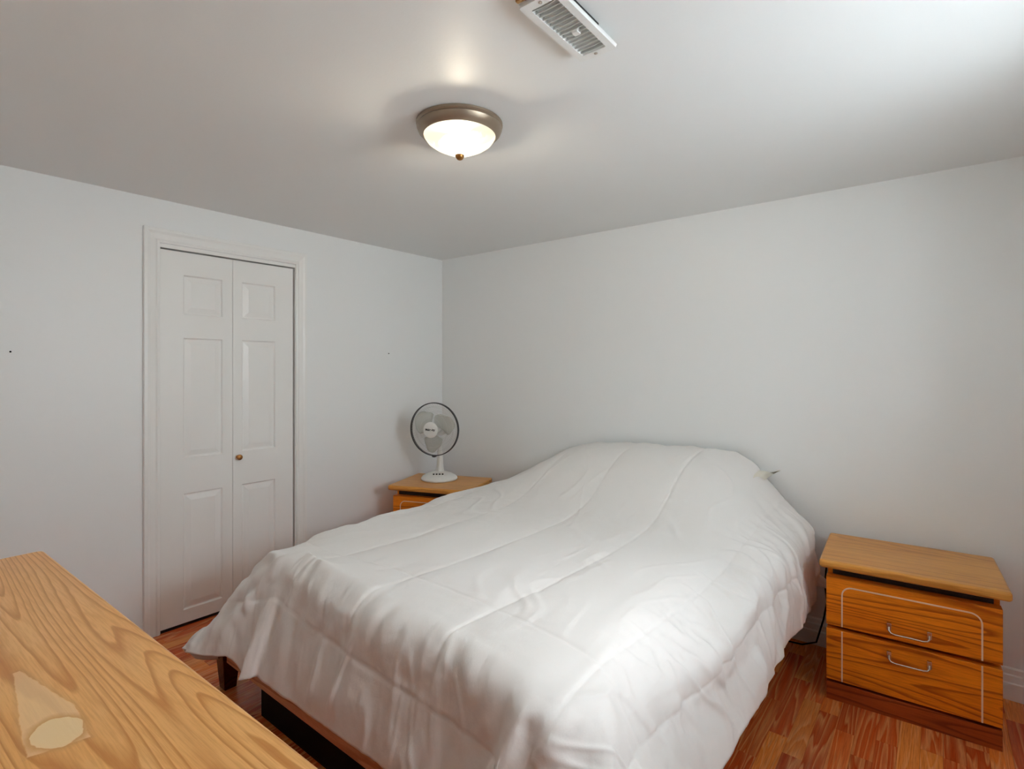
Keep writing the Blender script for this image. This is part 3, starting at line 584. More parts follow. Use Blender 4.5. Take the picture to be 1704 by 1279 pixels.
    (1806, -2146, 268, 1810, -2129, 319, 1814, -2112, 370, 1817, -2096, 421, 1821, -2082, 472, 1825, -2071, 525, 1828, -2059, 574, 1832, -2033, 616, 1836, -1988, 639, 1839, -1938, 644, 1844, -1889, 646, 1850, -1841, 648, 1857, -1792, 649, 1865, -1744, 651, 1874, -1697, 653, 1883, -1649, 654, 1890, -1601, 655, 1896, -1553, 657, 1901, -1504, 657, 1903, -1454, 658, 1905, -1404, 658, 1906, -1354, 658, 1906, -1303, 658, 1906, -1253, 658, 1906, -1202, 658, 1906, -1152, 658, 1906, -1101, 658, 1906, -1051, 658, 1906, -1000, 659, 1906, -950, 660, 1906, -899, 663, 1906, -849, 668, 1906, -798, 676, 1906, -747, 689, 1906, -697, 707, 1906, -646, 729, 1906, -596, 756, 1906, -545, 786, 1906, -495, 817, 1906, -444, 847, 1906, -394, 874, 1906, -343, 897, 1906, -293, 915, 1906, -242, 928, 1906, -192, 936, 1906, -141, 941, 1906, -91, 944, 1906, -40, 946),
    (1856, -2145, 268, 1860, -2130, 318, 1863, -2112, 368, 1867, -2097, 418, 1871, -2082, 469, 1874, -2073, 521, 1878, -2060, 570, 1882, -2033, 613, 1886, -1991, 639, 1890, -1941, 643, 1894, -1891, 645, 1900, -1842, 647, 1907, -1793, 649, 1915, -1745, 650, 1924, -1697, 652, 1932, -1649, 654, 1939, -1601, 655, 1946, -1553, 656, 1950, -1504, 657, 1953, -1454, 658, 1954, -1404, 658, 1955, -1354, 658, 1955, -1303, 658, 1956, -1253, 658, 1956, -1202, 658, 1956, -1152, 658, 1956, -1101, 658, 1956, -1051, 658, 1956, -1000, 659, 1956, -950, 660, 1956, -899, 663, 1956, -849, 668, 1956, -798, 676, 1956, -748, 689, 1956, -697, 707, 1956, -646, 729, 1956, -596, 757, 1956, -545, 787, 1956, -495, 818, 1956, -444, 848, 1956, -394, 875, 1956, -343, 898, 1956, -293, 916, 1956, -242, 929, 1956, -192, 937, 1956, -141, 942, 1956, -91, 945, 1956, -40, 942),
    (1906, -2143, 267, 1909, -2126, 316, 1913, -2111, 366, 1917, -2095, 416, 1920, -2083, 466, 1924, -2073, 518, 1928, -2061, 567, 1932, -2036, 610, 1936, -1993, 637, 1940, -1943, 642, 1945, -1894, 644, 1950, -1844, 646, 1957, -1795, 648, 1965, -1746, 650, 1973, -1698, 651, 1981, -1650, 653, 1989, -1602, 655, 1995, -1553, 656, 1999, -1504, 657, 2002, -1454, 657, 2003, -1404, 658, 2004, -1354, 658, 2005, -1303, 658, 2005, -1253, 658, 2005, -1202, 658, 2005, -1152, 658, 2005, -1101, 658, 2005, -1051, 658, 2005, -1000, 659, 2005, -950, 660, 2005, -899, 662, 2005, -849, 667, 2005, -798, 676, 2005, -748, 689, 2005, -697, 707, 2005, -647, 730, 2005, -596, 757, 2005, -545, 787, 2005, -495, 818, 2005, -444, 848, 2005, -394, 875, 2005, -343, 898, 2005, -293, 916, 2005, -242, 929, 2005, -192, 938, 2005, -141, 943, 2005, -91, 946, 2005, -40, 949),
    (1955, -2142, 267, 1959, -2127, 316, 1963, -2109, 364, 1966, -2094, 413, 1970, -2085, 464, 1974, -2072, 514, 1978, -2062, 564, 1982, -2039, 609, 1986, -1997, 636, 1990, -1946, 642, 1995, -1896, 644, 2000, -1847, 646, 2007, -1797, 647, 2014, -1748, 649, 2022, -1699, 651, 2030, -1651, 652, 2037, -1602, 654, 2043, -1554, 655, 2048, -1504, 656, 2050, -1454, 657, 2052, -1404, 657, 2053, -1354, 658, 2054, -1304, 658, 2054, -1253, 657, 2054, -1203, 657, 2054, -1152, 657, 2054, -1102, 657, 2054, -1051, 657, 2054, -1000, 658, 2055, -950, 659, 2055, -899, 662, 2055, -849, 667, 2055, -798, 676, 2055, -748, 689, 2055, -697, 706, 2055, -647, 729, 2055, -596, 756, 2055, -545, 786, 2055, -495, 817, 2055, -444, 847, 2055, -394, 875, 2055, -343, 897, 2054, -293, 916, 2055, -242, 929, 2055, -192, 937, 2055, -141, 943, 2055, -91, 947, 2055, -40, 949),
    (2005, -2142, 266, 2009, -2127, 315, 2012, -2110, 362, 2016, -2096, 411, 2020, -2082, 460, 2024, -2072, 510, 2028, -2062, 560, 2031, -2041, 606, 2036, -1999, 635, 2040, -1950, 641, 2045, -1899, 643, 2050, -1849, 645, 2056, -1800, 647, 2063, -1750, 648, 2071, -1701, 650, 2078, -1652, 652, 2085, -1603, 653, 2091, -1554, 655, 2096, -1505, 656, 2099, -1455, 656, 2101, -1405, 657, 2102, -1354, 657, 2102, -1304, 657, 2103, -1254, 657, 2103, -1203, 657, 2103, -1152, 656, 2103, -1102, 656, 2103, -1051, 657, 2104, -1001, 657, 2104, -950, 659, 2104, -900, 661, 2104, -849, 667, 2104, -799, 675, 2104, -748, 688, 2104, -698, 706, 2104, -647, 729, 2104, -596, 756, 2104, -546, 786, 2104, -495, 816, 2104, -444, 846, 2104, -394, 873, 2104, -343, 896, 2104, -293, 914, 2104, -242, 927, 2104, -191, 936, 2104, -141, 942, 2104, -90, 947, 2104, -40, 954),
    (2055, -2141, 266, 2058, -2129, 314, 2062, -2105, 360, 2065, -2094, 409, 2069, -2085, 458, 2073, -2071, 507, 2077, -2062, 556, 2082, -2042, 603, 2086, -2003, 633, 2090, -1953, 640, 2094, -1903, 643, 2100, -1853, 645, 2106, -1803, 646, 2112, -1753, 648, 2119, -1704, 649, 2126, -1654, 651, 2133, -1605, 652, 2138, -1555, 654, 2143, -1506, 655, 2146, -1456, 656, 2148, -1406, 656, 2150, -1355, 656, 2150, -1305, 656, 2151, -1254, 656, 2152, -1204, 656, 2152, -1153, 655, 2152, -1103, 655, 2152, -1052, 655, 2153, -1001, 656, 2153, -951, 657, 2153, -900, 660, 2153, -850, 666, 2153, -799, 674, 2154, -749, 687, 2154, -698, 705, 2154, -647, 728, 2154, -597, 755, 2154, -546, 784, 2153, -495, 815, 2153, -444, 844, 2153, -394, 871, 2153, -343, 893, 2153, -293, 911, 2153, -242, 924, 2153, -191, 934, 2153, -141, 940, 2154, -90, 945, 2154, -40, 948),
    (2104, -2138, 264, 2108, -2124, 311, 2111, -2108, 359, 2115, -2091, 405, 2119, -2078, 454, 2123, -2072, 503, 2127, -2063, 553, 2132, -2045, 600, 2136, -2006, 631, 2140, -1956, 639, 2144, -1906, 642, 2149, -1856, 644, 2155, -1806, 646, 2161, -1756, 647, 2167, -1706, 649, 2174, -1656, 650, 2180, -1607, 651, 2185, -1557, 653, 2190, -1507, 654, 2193, -1457, 654, 2195, -1407, 655, 2197, -1356, 655, 2198, -1306, 655, 2199, -1255, 654, 2200, -1205, 654, 2200, -1154, 654, 2201, -1103, 654, 2201, -1053, 654, 2201, -1002, 654, 2202, -952, 656, 2202, -901, 659, 2202, -851, 664, 2203, -800, 673, 2203, -750, 686, 2203, -699, 704, 2203, -648, 726, 2203, -597, 753, 2203, -546, 782, 2203, -496, 811, 2202, -445, 840, 2202, -394, 866, 2202, -343, 889, 2202, -293, 906, 2202, -242, 919, 2202, -192, 929, 2202, -141, 937, 2203, -90, 943, 2203, -40, 951),
    (2154, -2138, 254, 2157, -2122, 302, 2160, -2104, 350, 2164, -2092, 399, 2168, -2081, 449, 2172, -2072, 499, 2177, -2064, 549, 2181, -2046, 596, 2186, -2009, 629, 2190, -1960, 638, 2194, -1910, 642, 2199, -1860, 644, 2204, -1809, 645, 2210, -1759, 647, 2215, -1709, 648, 2221, -1659, 649, 2227, -1609, 650, 2232, -1559, 651, 2236, -1509, 652, 2239, -1459, 653, 2242, -1408, 653, 2244, -1358, 653, 2245, -1307, 653, 2247, -1256, 653, 2248, -1206, 652, 2248, -1155, 652, 2249, -1105, 652, 2250, -1054, 652, 2250, -1004, 652, 2251, -953, 654, 2251, -902, 657, 2252, -852, 663, 2252, -801, 672, 2252, -751, 685, 2253, -700, 702, 2253, -649, 724, 2253, -598, 750, 2252, -547, 778, 2252, -496, 806, 2252, -445, 834, 2251, -394, 860, 2251, -344, 881, 2251, -293, 898, 2251, -242, 912, 2251, -192, 922, 2252, -141, 930, 2252, -91, 939, 2253, -40, 947),
    (2203, -2141, 243, 2206, -2121, 292, 2210, -2104, 341, 2214, -2089, 391, 2218, -2081, 443, 2222, -2072, 494, 2227, -2065, 545, 2231, -2049, 593, 2236, -2012, 627, 2240, -1964, 637, 2244, -1914, 641, 2249, -1863, 643, 2253, -1813, 645, 2258, -1763, 646, 2263, -1712, 647, 2269, -1662, 648, 2274, -1612, 649, 2278, -1561, 650, 2282, -1511, 650, 2286, -1461, 651, 2289, -1410, 651, 2291, -1359, 651, 2293, -1309, 651, 2294, -1258, 650, 2295, -1208, 650, 2296, -1157, 650, 2297, -1106, 649, 2298, -1056, 649, 2299, -1005, 650, 2299, -954, 652, 2300, -904, 655, 2301, -853, 661, 2301, -803, 670, 2302, -752, 683, 2302, -702, 700, 2302, -651, 721, 2302, -600, 745, 2302, -549, 772, 2302, -497, 799, 2301, -446, 826, 2301, -395, 850, 2301, -344, 870, 2301, -294, 887, 2301, -243, 899, 2301, -192, 910, 2301, -141, 920, 2302, -91, 931, 2302, -40, 943),
    (2252, -2140, 237, 2256, -2118, 285, 2259, -2101, 334, 2263, -2088, 385, 2267, -2078, 437, 2272, -2066, 489, 2276, -2065, 541, 2281, -2049, 589, 2285, -2014, 622, 2290, -1967, 634, 2294, -1917, 639, 2298, -1867, 642, 2302, -1816, 643, 2307, -1766, 645, 2312, -1715, 646, 2316, -1665, 646, 2321, -1615, 647, 2325, -1564, 648, 2329, -1514, 648, 2332, -1463, 648, 2335, -1412, 648, 2338, -1362, 648, 2340, -1311, 648, 2342, -1260, 647, 2343, -1209, 647, 2344, -1159, 646, 2345, -1108, 646, 2346, -1057, 646, 2347, -1007, 647, 2348, -956, 649, 2349, -906, 653, 2350, -855, 659, 2350, -805, 668, 2351, -754, 680, 2352, -704, 697, 2352, -653, 716, 2352, -602, 739, 2352, -550, 763, 2352, -499, 788, 2352, -448, 812, 2351, -397, 834, 2351, -346, 852, 2351, -295, 868, 2351, -244, 880, 2351, -193, 891, 2351, -142, 902, 2352, -91, 917, 2352, -40, 941),
    (2301, -2134, 233, 2305, -2119, 283, 2309, -2103, 333, 2313, -2089, 383, 2316, -2076, 433, 2321, -2077, 487, 2325, -2064, 537, 2330, -2051, 585, 2335, -2016, 616, 2340, -1970, 630, 2344, -1920, 636, 2348, -1870, 639, 2352, -1820, 641, 2356, -1769, 643, 2360, -1719, 643, 2364, -1668, 644, 2369, -1617, 645, 2373, -1567, 645, 2376, -1516, 645, 2379, -1465, 645, 2382, -1415, 645, 2385, -1364, 645, 2387, -1313, 644, 2389, -1262, 643, 2391, -1211, 643, 2392, -1161, 642, 2393, -1110, 642, 2394, -1059, 642, 2395, -1009, 643, 2396, -958, 645, 2397, -908, 649, 2399, -858, 656, 2400, -807, 665, 2401, -757, 677, 2402, -706, 692, 2402, -655, 710, 2403, -604, 730, 2403, -553, 752, 2403, -502, 774, 2403, -450, 795, 2403, -399, 814, 2403, -348, 830, 2402, -297, 843, 2402, -246, 854, 2402, -195, 864, 2402, -144, 876, 2402, -92, 893, 2401, -40, 915),
    (2349, -2137, 233, 2351, -2124, 283, 2354, -2113, 334, 2354, -2106, 385, 2363, -2089, 433, 2367, -2075, 483, 2374, -2070, 533, 2379, -2054, 581, 2385, -2019, 611, 2389, -1973, 625, 2393, -1923, 632, 2397, -1873, 635, 2400, -1823, 638, 2404, -1772, 639, 2408, -1722, 640, 2412, -1671, 641, 2416, -1620, 641, 2420, -1570, 641, 2423, -1519, 641, 2426, -1468, 641, 2429, -1417, 640, 2432, -1366, 639, 2434, -1315, 638, 2437, -1265, 638, 2438, -1214, 637, 2439, -1163, 636, 2440, -1112, 635, 2441, -1061, 635, 2443, -1010, 637, 2444, -960, 639, 2446, -910, 645, 2447, -860, 652, 2449, -810, 661, 2450, -760, 672, 2452, -709, 686, 2453, -658, 702, 2454, -607, 720, 2455, -556, 739, 2455, -505, 757, 2455, -453, 775, 2455, -402, 790, 2455, -350, 803, 2455, -299, 814, 2455, -248, 823, 2455, -197, 831, 2455, -146, 842, 2454, -93, 858, 2451, -40, 887),
    (2375, -2177, 248, 2378, -2165, 297, 2374, -2156, 347, 2377, -2142, 396, 2386, -2128, 443, 2395, -2108, 489, 2410, -2089, 534, 2424, -2062, 574, 2432, -2022, 601, 2437, -1974, 615, 2441, -1925, 623, 2444, -1875, 628, 2448, -1825, 631, 2451, -1775, 632, 2455, -1725, 633, 2459, -1674, 633, 2462, -1623, 633, 2466, -1572, 633, 2469, -1522, 632, 2472, -1471, 631, 2474, -1420, 630, 2477, -1369, 629, 2480, -1318, 628, 2482, -1267, 627, 2484, -1216, 626, 2485, -1165, 625, 2486, -1114, 625, 2487, -1063, 625, 2489, -1013, 627, 2491, -963, 632, 2494, -913, 639, 2496, -863, 647, 2498, -813, 656, 2500, -763, 667, 2502, -712, 679, 2504, -662, 692, 2505, -611, 707, 2506, -559, 722, 2507, -508, 736, 2507, -456, 750, 2507, -405, 761, 2507, -354, 771, 2507, -302, 778, 2508, -251, 784, 2508, -200, 791, 2509, -149, 799, 2509, -97, 810, 2503, -42, 823),
    (2413, -2200, 254, 2414, -2181, 299, 2414, -2155, 340, 2421, -2136, 385, 2414, -2106, 424, 2432, -2084, 466, 2445, -2065, 509, 2466, -2057, 553, 2477, -2019, 581, 2483, -1973, 598, 2486, -1925, 608, 2489, -1876, 615, 2492, -1828, 618, 2495, -1778, 618, 2498, -1727, 618, 2501, -1677, 617, 2504, -1626, 617, 2507, -1575, 616, 2510, -1524, 614, 2512, -1473, 613, 2515, -1422, 612, 2518, -1371, 610, 2520, -1320, 609, 2523, -1269, 608, 2525, -1218, 608, 2527, -1167, 608, 2529, -1116, 609, 2531, -1065, 611, 2535, -1015, 616, 2538, -966, 623, 2542, -916, 633, 2545, -867, 642, 2548, -817, 651, 2550, -766, 661, 2552, -716, 671, 2554, -665, 681, 2556, -614, 692, 2557, -563, 702, 2558, -511, 711, 2559, -460, 720, 2559, -409, 727, 2560, -357, 733, 2560, -306, 738, 2561, -255, 742, 2563, -204, 746, 2565, -154, 752, 2569, -104, 758, 2576, -57, 754),
    (2429, -2180, 236, 2425, -2148, 277, 2422, -2120, 318, 2419, -2099, 358, 2442, -2081, 398, 2464, -2074, 442, 2488, -2070, 487, 2508, -2051, 527, 2518, -2012, 556, 2523, -1968, 575, 2525, -1923, 587, 2527, -1877, 594, 2530, -1830, 597, 2532, -1781, 596, 2535, -1730, 594, 2537, -1680, 592, 2539, -1629, 590, 2542, -1578, 588, 2544, -1527, 586, 2547, -1476, 584, 2550, -1425, 583, 2553, -1374, 582, 2557, -1323, 582, 2560, -1272, 582, 2563, -1221, 584, 2567, -1170, 586, 2571, -1119, 591, 2575, -1069, 597, 2580, -1019, 605, 2585, -970, 616, 2590, -921, 628, 2594, -871, 638, 2597, -821, 647, 2599, -770, 654, 2601, -719, 661, 2603, -668, 668, 2604, -617, 674, 2606, -566, 680, 2607, -515, 685, 2608, -463, 689, 2609, -412, 692, 2610, -361, 696, 2611, -309, 699, 2613, -258, 702, 2615, -208, 705, 2619, -158, 710, 2623, -110, 712, 2619, -68, 704),
    (2393, -2159, 217, 2406, -2127, 252, 2434, -2108, 290, 2461, -2095, 331, 2483, -2095, 377, 2507, -2087, 421, 2529, -2071, 462, 2542, -2036, 497, 2552, -1999, 527, 2556, -1960, 548, 2556, -1921, 562, 2556, -1878, 569, 2558, -1832, 571, 2561, -1784, 569, 2564, -1734, 565, 2567, -1683, 562, 2569, -1632, 558, 2572, -1581, 556, 2575, -1530, 554, 2579, -1479, 552, 2583, -1428, 552, 2587, -1377, 552, 2592, -1326, 554, 2597, -1275, 556, 2602, -1224, 561, 2607, -1173, 567, 2613, -1123, 575, 2619, -1073, 585, 2626, -1024, 597, 2632, -975, 610, 2637, -925, 622, 2641, -875, 632, 2644, -824, 639, 2646, -773, 644, 2648, -722, 648, 2649, -671, 652, 2651, -620, 655, 2652, -568, 657, 2653, -517, 659, 2654, -466, 660, 2655, -415, 662, 2656, -363, 664, 2658, -312, 665, 2660, -261, 667, 2662, -211, 670, 2665, -161, 672, 2668, -116, 674, 2661, -88, 661),
    (2422, -2144, 186, 2448, -2131, 226, 2475, -2124, 269, 2500, -2114, 311, 2525, -2106, 354, 2543, -2079, 392, 2558, -2048, 429, 2572, -2016, 465, 2581, -1985, 497, 2581, -1954, 520, 2577, -1920, 534, 2576, -1880, 541, 2579, -1835, 542, 2583, -1787, 539, 2587, -1737, 536, 2592, -1686, 533, 2597, -1635, 530, 2601, -1584, 528, 2606, -1533, 527, 2612, -1482, 526, 2617, -1431, 527, 2623, -1380, 529, 2629, -1329, 532, 2635, -1278, 537, 2641, -1228, 543, 2648, -1177, 552, 2654, -1128, 562, 2661, -1078, 573, 2667, -1029, 586, 2673, -979, 599, 2678, -929, 610, 2682, -878, 619, 2685, -827, 624, 2687, -776, 627, 2689, -724, 629, 2690, -673, 630, 2691, -622, 631, 2692, -570, 632, 2693, -519, 632, 2694, -468, 632, 2695, -417, 632, 2696, -366, 633, 2697, -315, 633, 2698, -264, 634, 2699, -213, 635, 2702, -164, 637, 2705, -120, 638, 2701, -105, 636),
    (2464, -2144, 159, 2491, -2138, 201, 2517, -2127, 243, 2541, -2107, 284, 2559, -2088, 323, 2578, -2062, 362, 2595, -2033, 401, 2609, -2005, 438, 2611, -1979, 469, 2602, -1951, 490, 2596, -1918, 504, 2594, -1880, 510, 2597, -1835, 510, 2602, -1787, 508, 2607, -1737, 506, 2613, -1687, 504, 2619, -1636, 503, 2626, -1586, 503, 2633, -1535, 503, 2640, -1484, 504, 2647, -1434, 506, 2654, -1383, 509, 2661, -1332, 514, 2667, -1281, 519, 2674, -1231, 526, 2680, -1180, 535, 2685, -1130, 545, 2691, -1081, 555, 2696, -1031, 566, 2701, -981, 576, 2705, -931, 586, 2709, -880, 592, 2712, -828, 596, 2715, -777, 597, 2717, -725, 598, 2719, -674, 599, 2720, -623, 599, 2721, -572, 598, 2721, -520, 598, 2722, -469, 598, 2723, -418, 597, 2723, -367, 597, 2724, -316, 596, 2724, -265, 596, 2724, -215, 596, 2726, -166, 597, 2729, -123, 598, 2731, -110, 599),
    (2501, -2128, 132, 2530, -2125, 173, 2557, -2118, 216, 2582, -2105, 258, 2599, -2077, 296, 2617, -2048, 335, 2635, -2024, 375, 2648, -2005, 414, 2634, -1978, 437, 2623, -1948, 457, 2617, -1915, 470, 2614, -1876, 475, 2615, -1832, 474, 2619, -1784, 471, 2624, -1735, 470, 2629, -1685, 470, 2634, -1635, 470, 2640, -1584, 472, 2648, -1534, 473, 2655, -1483, 476, 2663, -1433, 479, 2671, -1383, 483, 2678, -1332, 488, 2685, -1281, 494, 2691, -1231, 500, 2696, -1180, 508, 2701, -1130, 516, 2706, -1080, 524, 2710, -1030, 533, 2715, -980, 541, 2719, -930, 548, 2722, -879, 553, 2726, -828, 555, 2729, -777, 556, 2732, -726, 557, 2734, -675, 557, 2736, -624, 556, 2737, -573, 556, 2737, -522, 555, 2737, -471, 555, 2738, -420, 554, 2738, -369, 553, 2737, -318, 553, 2736, -267, 552, 2737, -217, 552, 2738, -169, 552, 2738, -125, 552, 2722, -102, 551),
    (2540, -2115, 104, 2570, -2115, 146, 2592, -2099, 189, 2620, -2090, 230, 2641, -2068, 272, 2658, -2042, 312, 2676, -2024, 352, 2669, -1996, 379, 2649, -1975, 400, 2647, -1943, 423, 2643, -1909, 437, 2636, -1872, 438, 2635, -1827, 434, 2638, -1780, 431, 2642, -1731, 430, 2645, -1682, 430, 2647, -1632, 430, 2651, -1581, 432, 2656, -1531, 435, 2662, -1480, 437, 2668, -1430, 441, 2675, -1379, 445, 2682, -1329, 450, 2689, -1278, 456, 2695, -1228, 462, 2701, -1177, 469, 2707, -1127, 476, 2713, -1078, 483, 2719, -1028, 491, 2723, -978, 497, 2727, -927, 503, 2729, -877, 506, 2732, -827, 508, 2735, -776, 509, 2739, -726, 509, 2742, -675, 509, 2744, -624, 509, 2745, -573, 508, 2745, -522, 508, 2745, -472, 507, 2745, -421, 506, 2745, -370, 505, 2743, -319, 505, 2741, -269, 504, 2742, -219, 504, 2743, -171, 504, 2744, -127, 504, 2724, -99, 501),
    (2572, -2098, 79, 2595, -2082, 121, 2624, -2074, 161, 2653, -2065, 201, 2670, -2040, 242, 2692, -2031, 283, 2708, -2015, 324, 2668, -2002, 336, 2672, -1968, 367, 2677, -1933, 393, 2674, -1901, 406, 2659, -1870, 398, 2656, -1825, 393, 2659, -1776, 390, 2662, -1728, 389, 2667, -1679, 388, 2667, -1629, 388, 2667, -1578, 389, 2670, -1527, 392, 2672, -1477, 395, 2675, -1426, 397, 2680, -1375, 401, 2685, -1324, 406, 2691, -1274, 411, 2699, -1224, 418, 2707, -1174, 424, 2716, -1124, 431, 2724, -1075, 438, 2731, -1025, 445, 2734, -975, 450, 2734, -925, 455, 2737, -876, 458, 2737, -826, 459, 2740, -776, 460, 2745, -726, 460, 2749, -675, 460, 2750, -624, 460, 2752, -574, 459, 2751, -523, 459, 2750, -472, 458, 2750, -422, 457, 2748, -371, 456, 2745, -320, 455, 2743, -270, 455, 2744, -220, 455, 2746, -171, 455, 2751, -133, 457, 2727, -102, 452),
    (2590, -2071, 67, 2623, -2055, 100, 2656, -2053, 136, 2680, -2035, 174, 2708, -2027, 214, 2731, -2034, 257, 2703, -2015, 276, 2691, -1983, 300, 2711, -1958, 340, 2705, -1917, 357, 2710, -1883, 378, 2674, -1872, 354, 2683, -1824, 353, 2682, -1775, 348, 2685, -1726, 347, 2687, -1675, 346, 2696, -1626, 349, 2690, -1576, 346, 2693, -1525, 349, 2694, -1474, 351, 2696, -1424, 354, 2698, -1373, 357, 2705, -1322, 362, 2711, -1272, 367, 2718, -1222, 373, 2726, -1173, 379, 2740, -1124, 389, 2738, -1073, 392, 2744, -1023, 398, 2743, -972, 402, 2737, -922, 406, 2749, -874, 410, 2740, -826, 410, 2746, -776, 411, 2749, -726, 411, 2756, -676, 411, 2755, -625, 411, 2757, -574, 410, 2758, -524, 409, 2760, -473, 408, 2757, -422, 408, 2750, -372, 406, 2749, -321, 406, 2745, -271, 405, 2745, -220, 405, 2748, -170, 406, 2761, -155, 421, 2750, -109, 410),
    (2624, -2060, 60, 2662, -2049, 83, 2693, -2038, 112, 2721, -2035, 146, 2747, -2039, 188, 2744, -2013, 219, 2712, -2000, 234, 2729, -1970, 272, 2724, -1941, 304, 2739, -1916, 334, 2724, -1874, 340, 2709, -1865, 322, 2703, -1824, 310, 2715, -1776, 311, 2709, -1726, 303, 2710, -1676, 302, 2715, -1625, 304, 2714, -1575, 304, 2717, -1524, 306, 2720, -1473, 309, 2721, -1422, 311, 2723, -1371, 314, 2727, -1321, 318, 2734, -1271, 324, 2742, -1221, 329, 2746, -1170, 335, 2751, -1120, 340, 2749, -1070, 344, 2748, -1019, 349, 2748, -969, 353, 2742, -919, 356, 2758, -872, 362, 2746, -826, 361, 2749, -775, 362, 2757, -726, 361, 2762, -676, 362, 2764, -625, 362, 2759, -575, 360, 2764, -524, 360, 2764, -474, 359, 2758, -423, 358, 2760, -372, 358, 2759, -321, 357, 2757, -271, 357, 2761, -220, 358, 2747, -182, 367, 2756, -143, 374, 2789, -107, 379),
    (2666, -2049, 62, 2705, -2030, 73, 2737, -2029, 93, 2764, -2031, 121, 2779, -2020, 158, 2733, -2007, 172, 2740, -1976, 203, 2737, -1939, 236, 2724, -1906, 272, 2752, -1911, 287, 2744, -1867, 301, 2746, -1851, 298, 2726, -1829, 265, 2730, -1779, 262, 2734, -1728, 260, 2735, -1677, 259, 2737, -1626, 260, 2739, -1575, 260, 2740, -1523, 262, 2741, -1471, 264, 2742, -1420, 266, 2743, -1369, 269, 2746, -1318, 272, 2749, -1268, 276, 2752, -1217, 281, 2756, -1167, 286, 2755, -1116, 291, 2752, -1066, 295, 2755, -1015, 300, 2747, -966, 303, 2755, -917, 308, 2765, -873, 313, 2749, -825, 312, 2752, -775, 313, 2751, -725, 312, 2760, -675, 312, 2766, -626, 312, 2770, -575, 311, 2765, -525, 310, 2769, -474, 310, 2765, -423, 309, 2769, -372, 308, 2763, -322, 308, 2766, -271, 308, 2764, -220, 310, 2756, -171, 322, 2756, -125, 339, 2799, -106, 331),
)
grid = np.array(C_ROWS, dtype=float).reshape(52, 48, 3) / 1000.0
def refine(a, k, axis):
    a = np.moveaxis(a, axis, 0)
    n = a.shape[0]
    t = np.arange((n - 1) * k + 1) / k
    i = np.minimum(t.astype(int), n - 2)
    f = (t - i)[:, None, None]
    p = np.concatenate([2 * a[:1] - a[1:2], a, 2 * a[-1:] - a[-2:-1]])
    p0, p1, p2, p3 = p[i], p[i + 1], p[i + 2], p[i + 3]
    out = 0.5 * (2 * p1 + (p2 - p0) * f + (2 * p0 - 5 * p1 + 4 * p2 - p3) * f ** 2 + (3 * p1 - p0 - 3 * p2 + p3) * f ** 3)
    return np.moveaxis(out, 0, axis)
KS = 8
g = refine(refine(grid, KS, 0), KS, 1)
ns_, nt_ = g.shape[:2]
S, T = np.meshgrid(np.linspace(C_S0, C_S1, ns_), np.linspace(C_T0, C_T1, nt_), indexing='ij')
def vnoise(a, c, seed):
    rng = np.random.default_rng(seed)
    L = rng.random((256, 256))
    ai, ci = np.floor(a).astype(int), np.floor(c).astype(int)
    fa, fc = a - ai, c - ci
    fa, fc = fa * fa * (3 - 2 * fa), fc * fc * (3 - 2 * fc)
    w = lambda i, j: L[(ai + i) % 256, (ci + j) % 256]
    return (w(0, 0) * (1 - fa) + w(1, 0) * fa) * (1 - fc) + (w(0, 1) * (1 - fa) + w(1, 1) * fa) * fc - 0.5
du = np.gradient(g, axis=0)
dv = np.gradient(g, axis=1)
nrm = np.cross(du, dv)
nrm /= np.linalg.norm(nrm, axis=2, keepdims=True) + 1e-9
if nrm[ns_ // 2, nt_ // 2, 2] < 0:
    nrm = -nrm
S_END = C_S1
s_seams = [0.995, 1.39, 1.785, 2.18, 2.575]
s_bord = (C_S0 + 0.22, S_END - 0.21)
t_cross = -1.82
t_bord = C_T0 + 0.205
wig = 0.006 * vnoise(T * 9, S * 9, 3)
dist = np.full(S.shape, 9.0)
for s0 in s_seams:
    dist = np.minimum(dist, np.where(T > t_bord, np.abs(S + wig - s0), np.hypot(S - s0, T - t_bord)))
for s0 in s_bord:
    dist = np.minimum(dist, np.where(T > t_bord, np.abs(S + wig - s0), np.hypot(S - s0, T - t_bord)))
for t0 in (t_cross, t_bord):
    inside = (S > s_bord[0]) & (S < s_bord[1])
    dist = np.minimum(dist, np.where(inside, np.abs(T + wig - t0), 9.0))
edge = np.minimum(np.minimum(S - C_S0, S_END - S), T - C_T0)
edge = np.maximum(edge, 0)
hem = 0.35 + 0.65 * np.clip(edge / 0.07, 0, 1)
dist2 = np.minimum(dist, edge + 0.004)
puff = 0.0045 * (1 - np.exp(-(dist2 / 0.055) ** 1.3))
groove = -0.0028 * np.exp(-(dist / 0.0055) ** 2)
steep = np.clip(1.0 - nrm[:, :, 2], 0, 1)
drop_s = np.clip((S - 2.50) / 0.12, 0, 1) + np.clip((0.86 - S) / 0.12, 0, 1)
drop_t = np.clip((-1.98 - T) / 0.12, 0, 1)
def ridge(v):
    return 1 - np.abs(2 * v) * 2
# soft folds on the top, running head to foot and a little askew
top = 0.0042 * vnoise(S * 11 + T * 3.0 + 2.0 * vnoise(S * 3, T * 3, 21), T * 2.2 - S * 0.8, 5) + 0.0014 * vnoise(S * 24 - T * 5, T * 4 + S * 3, 6)
top += 0.0010 * ridge(vnoise(S * 9 + T * 4 + 1.5 * vnoise(S * 4, T * 4, 22), T * 2.4 - S, 7))
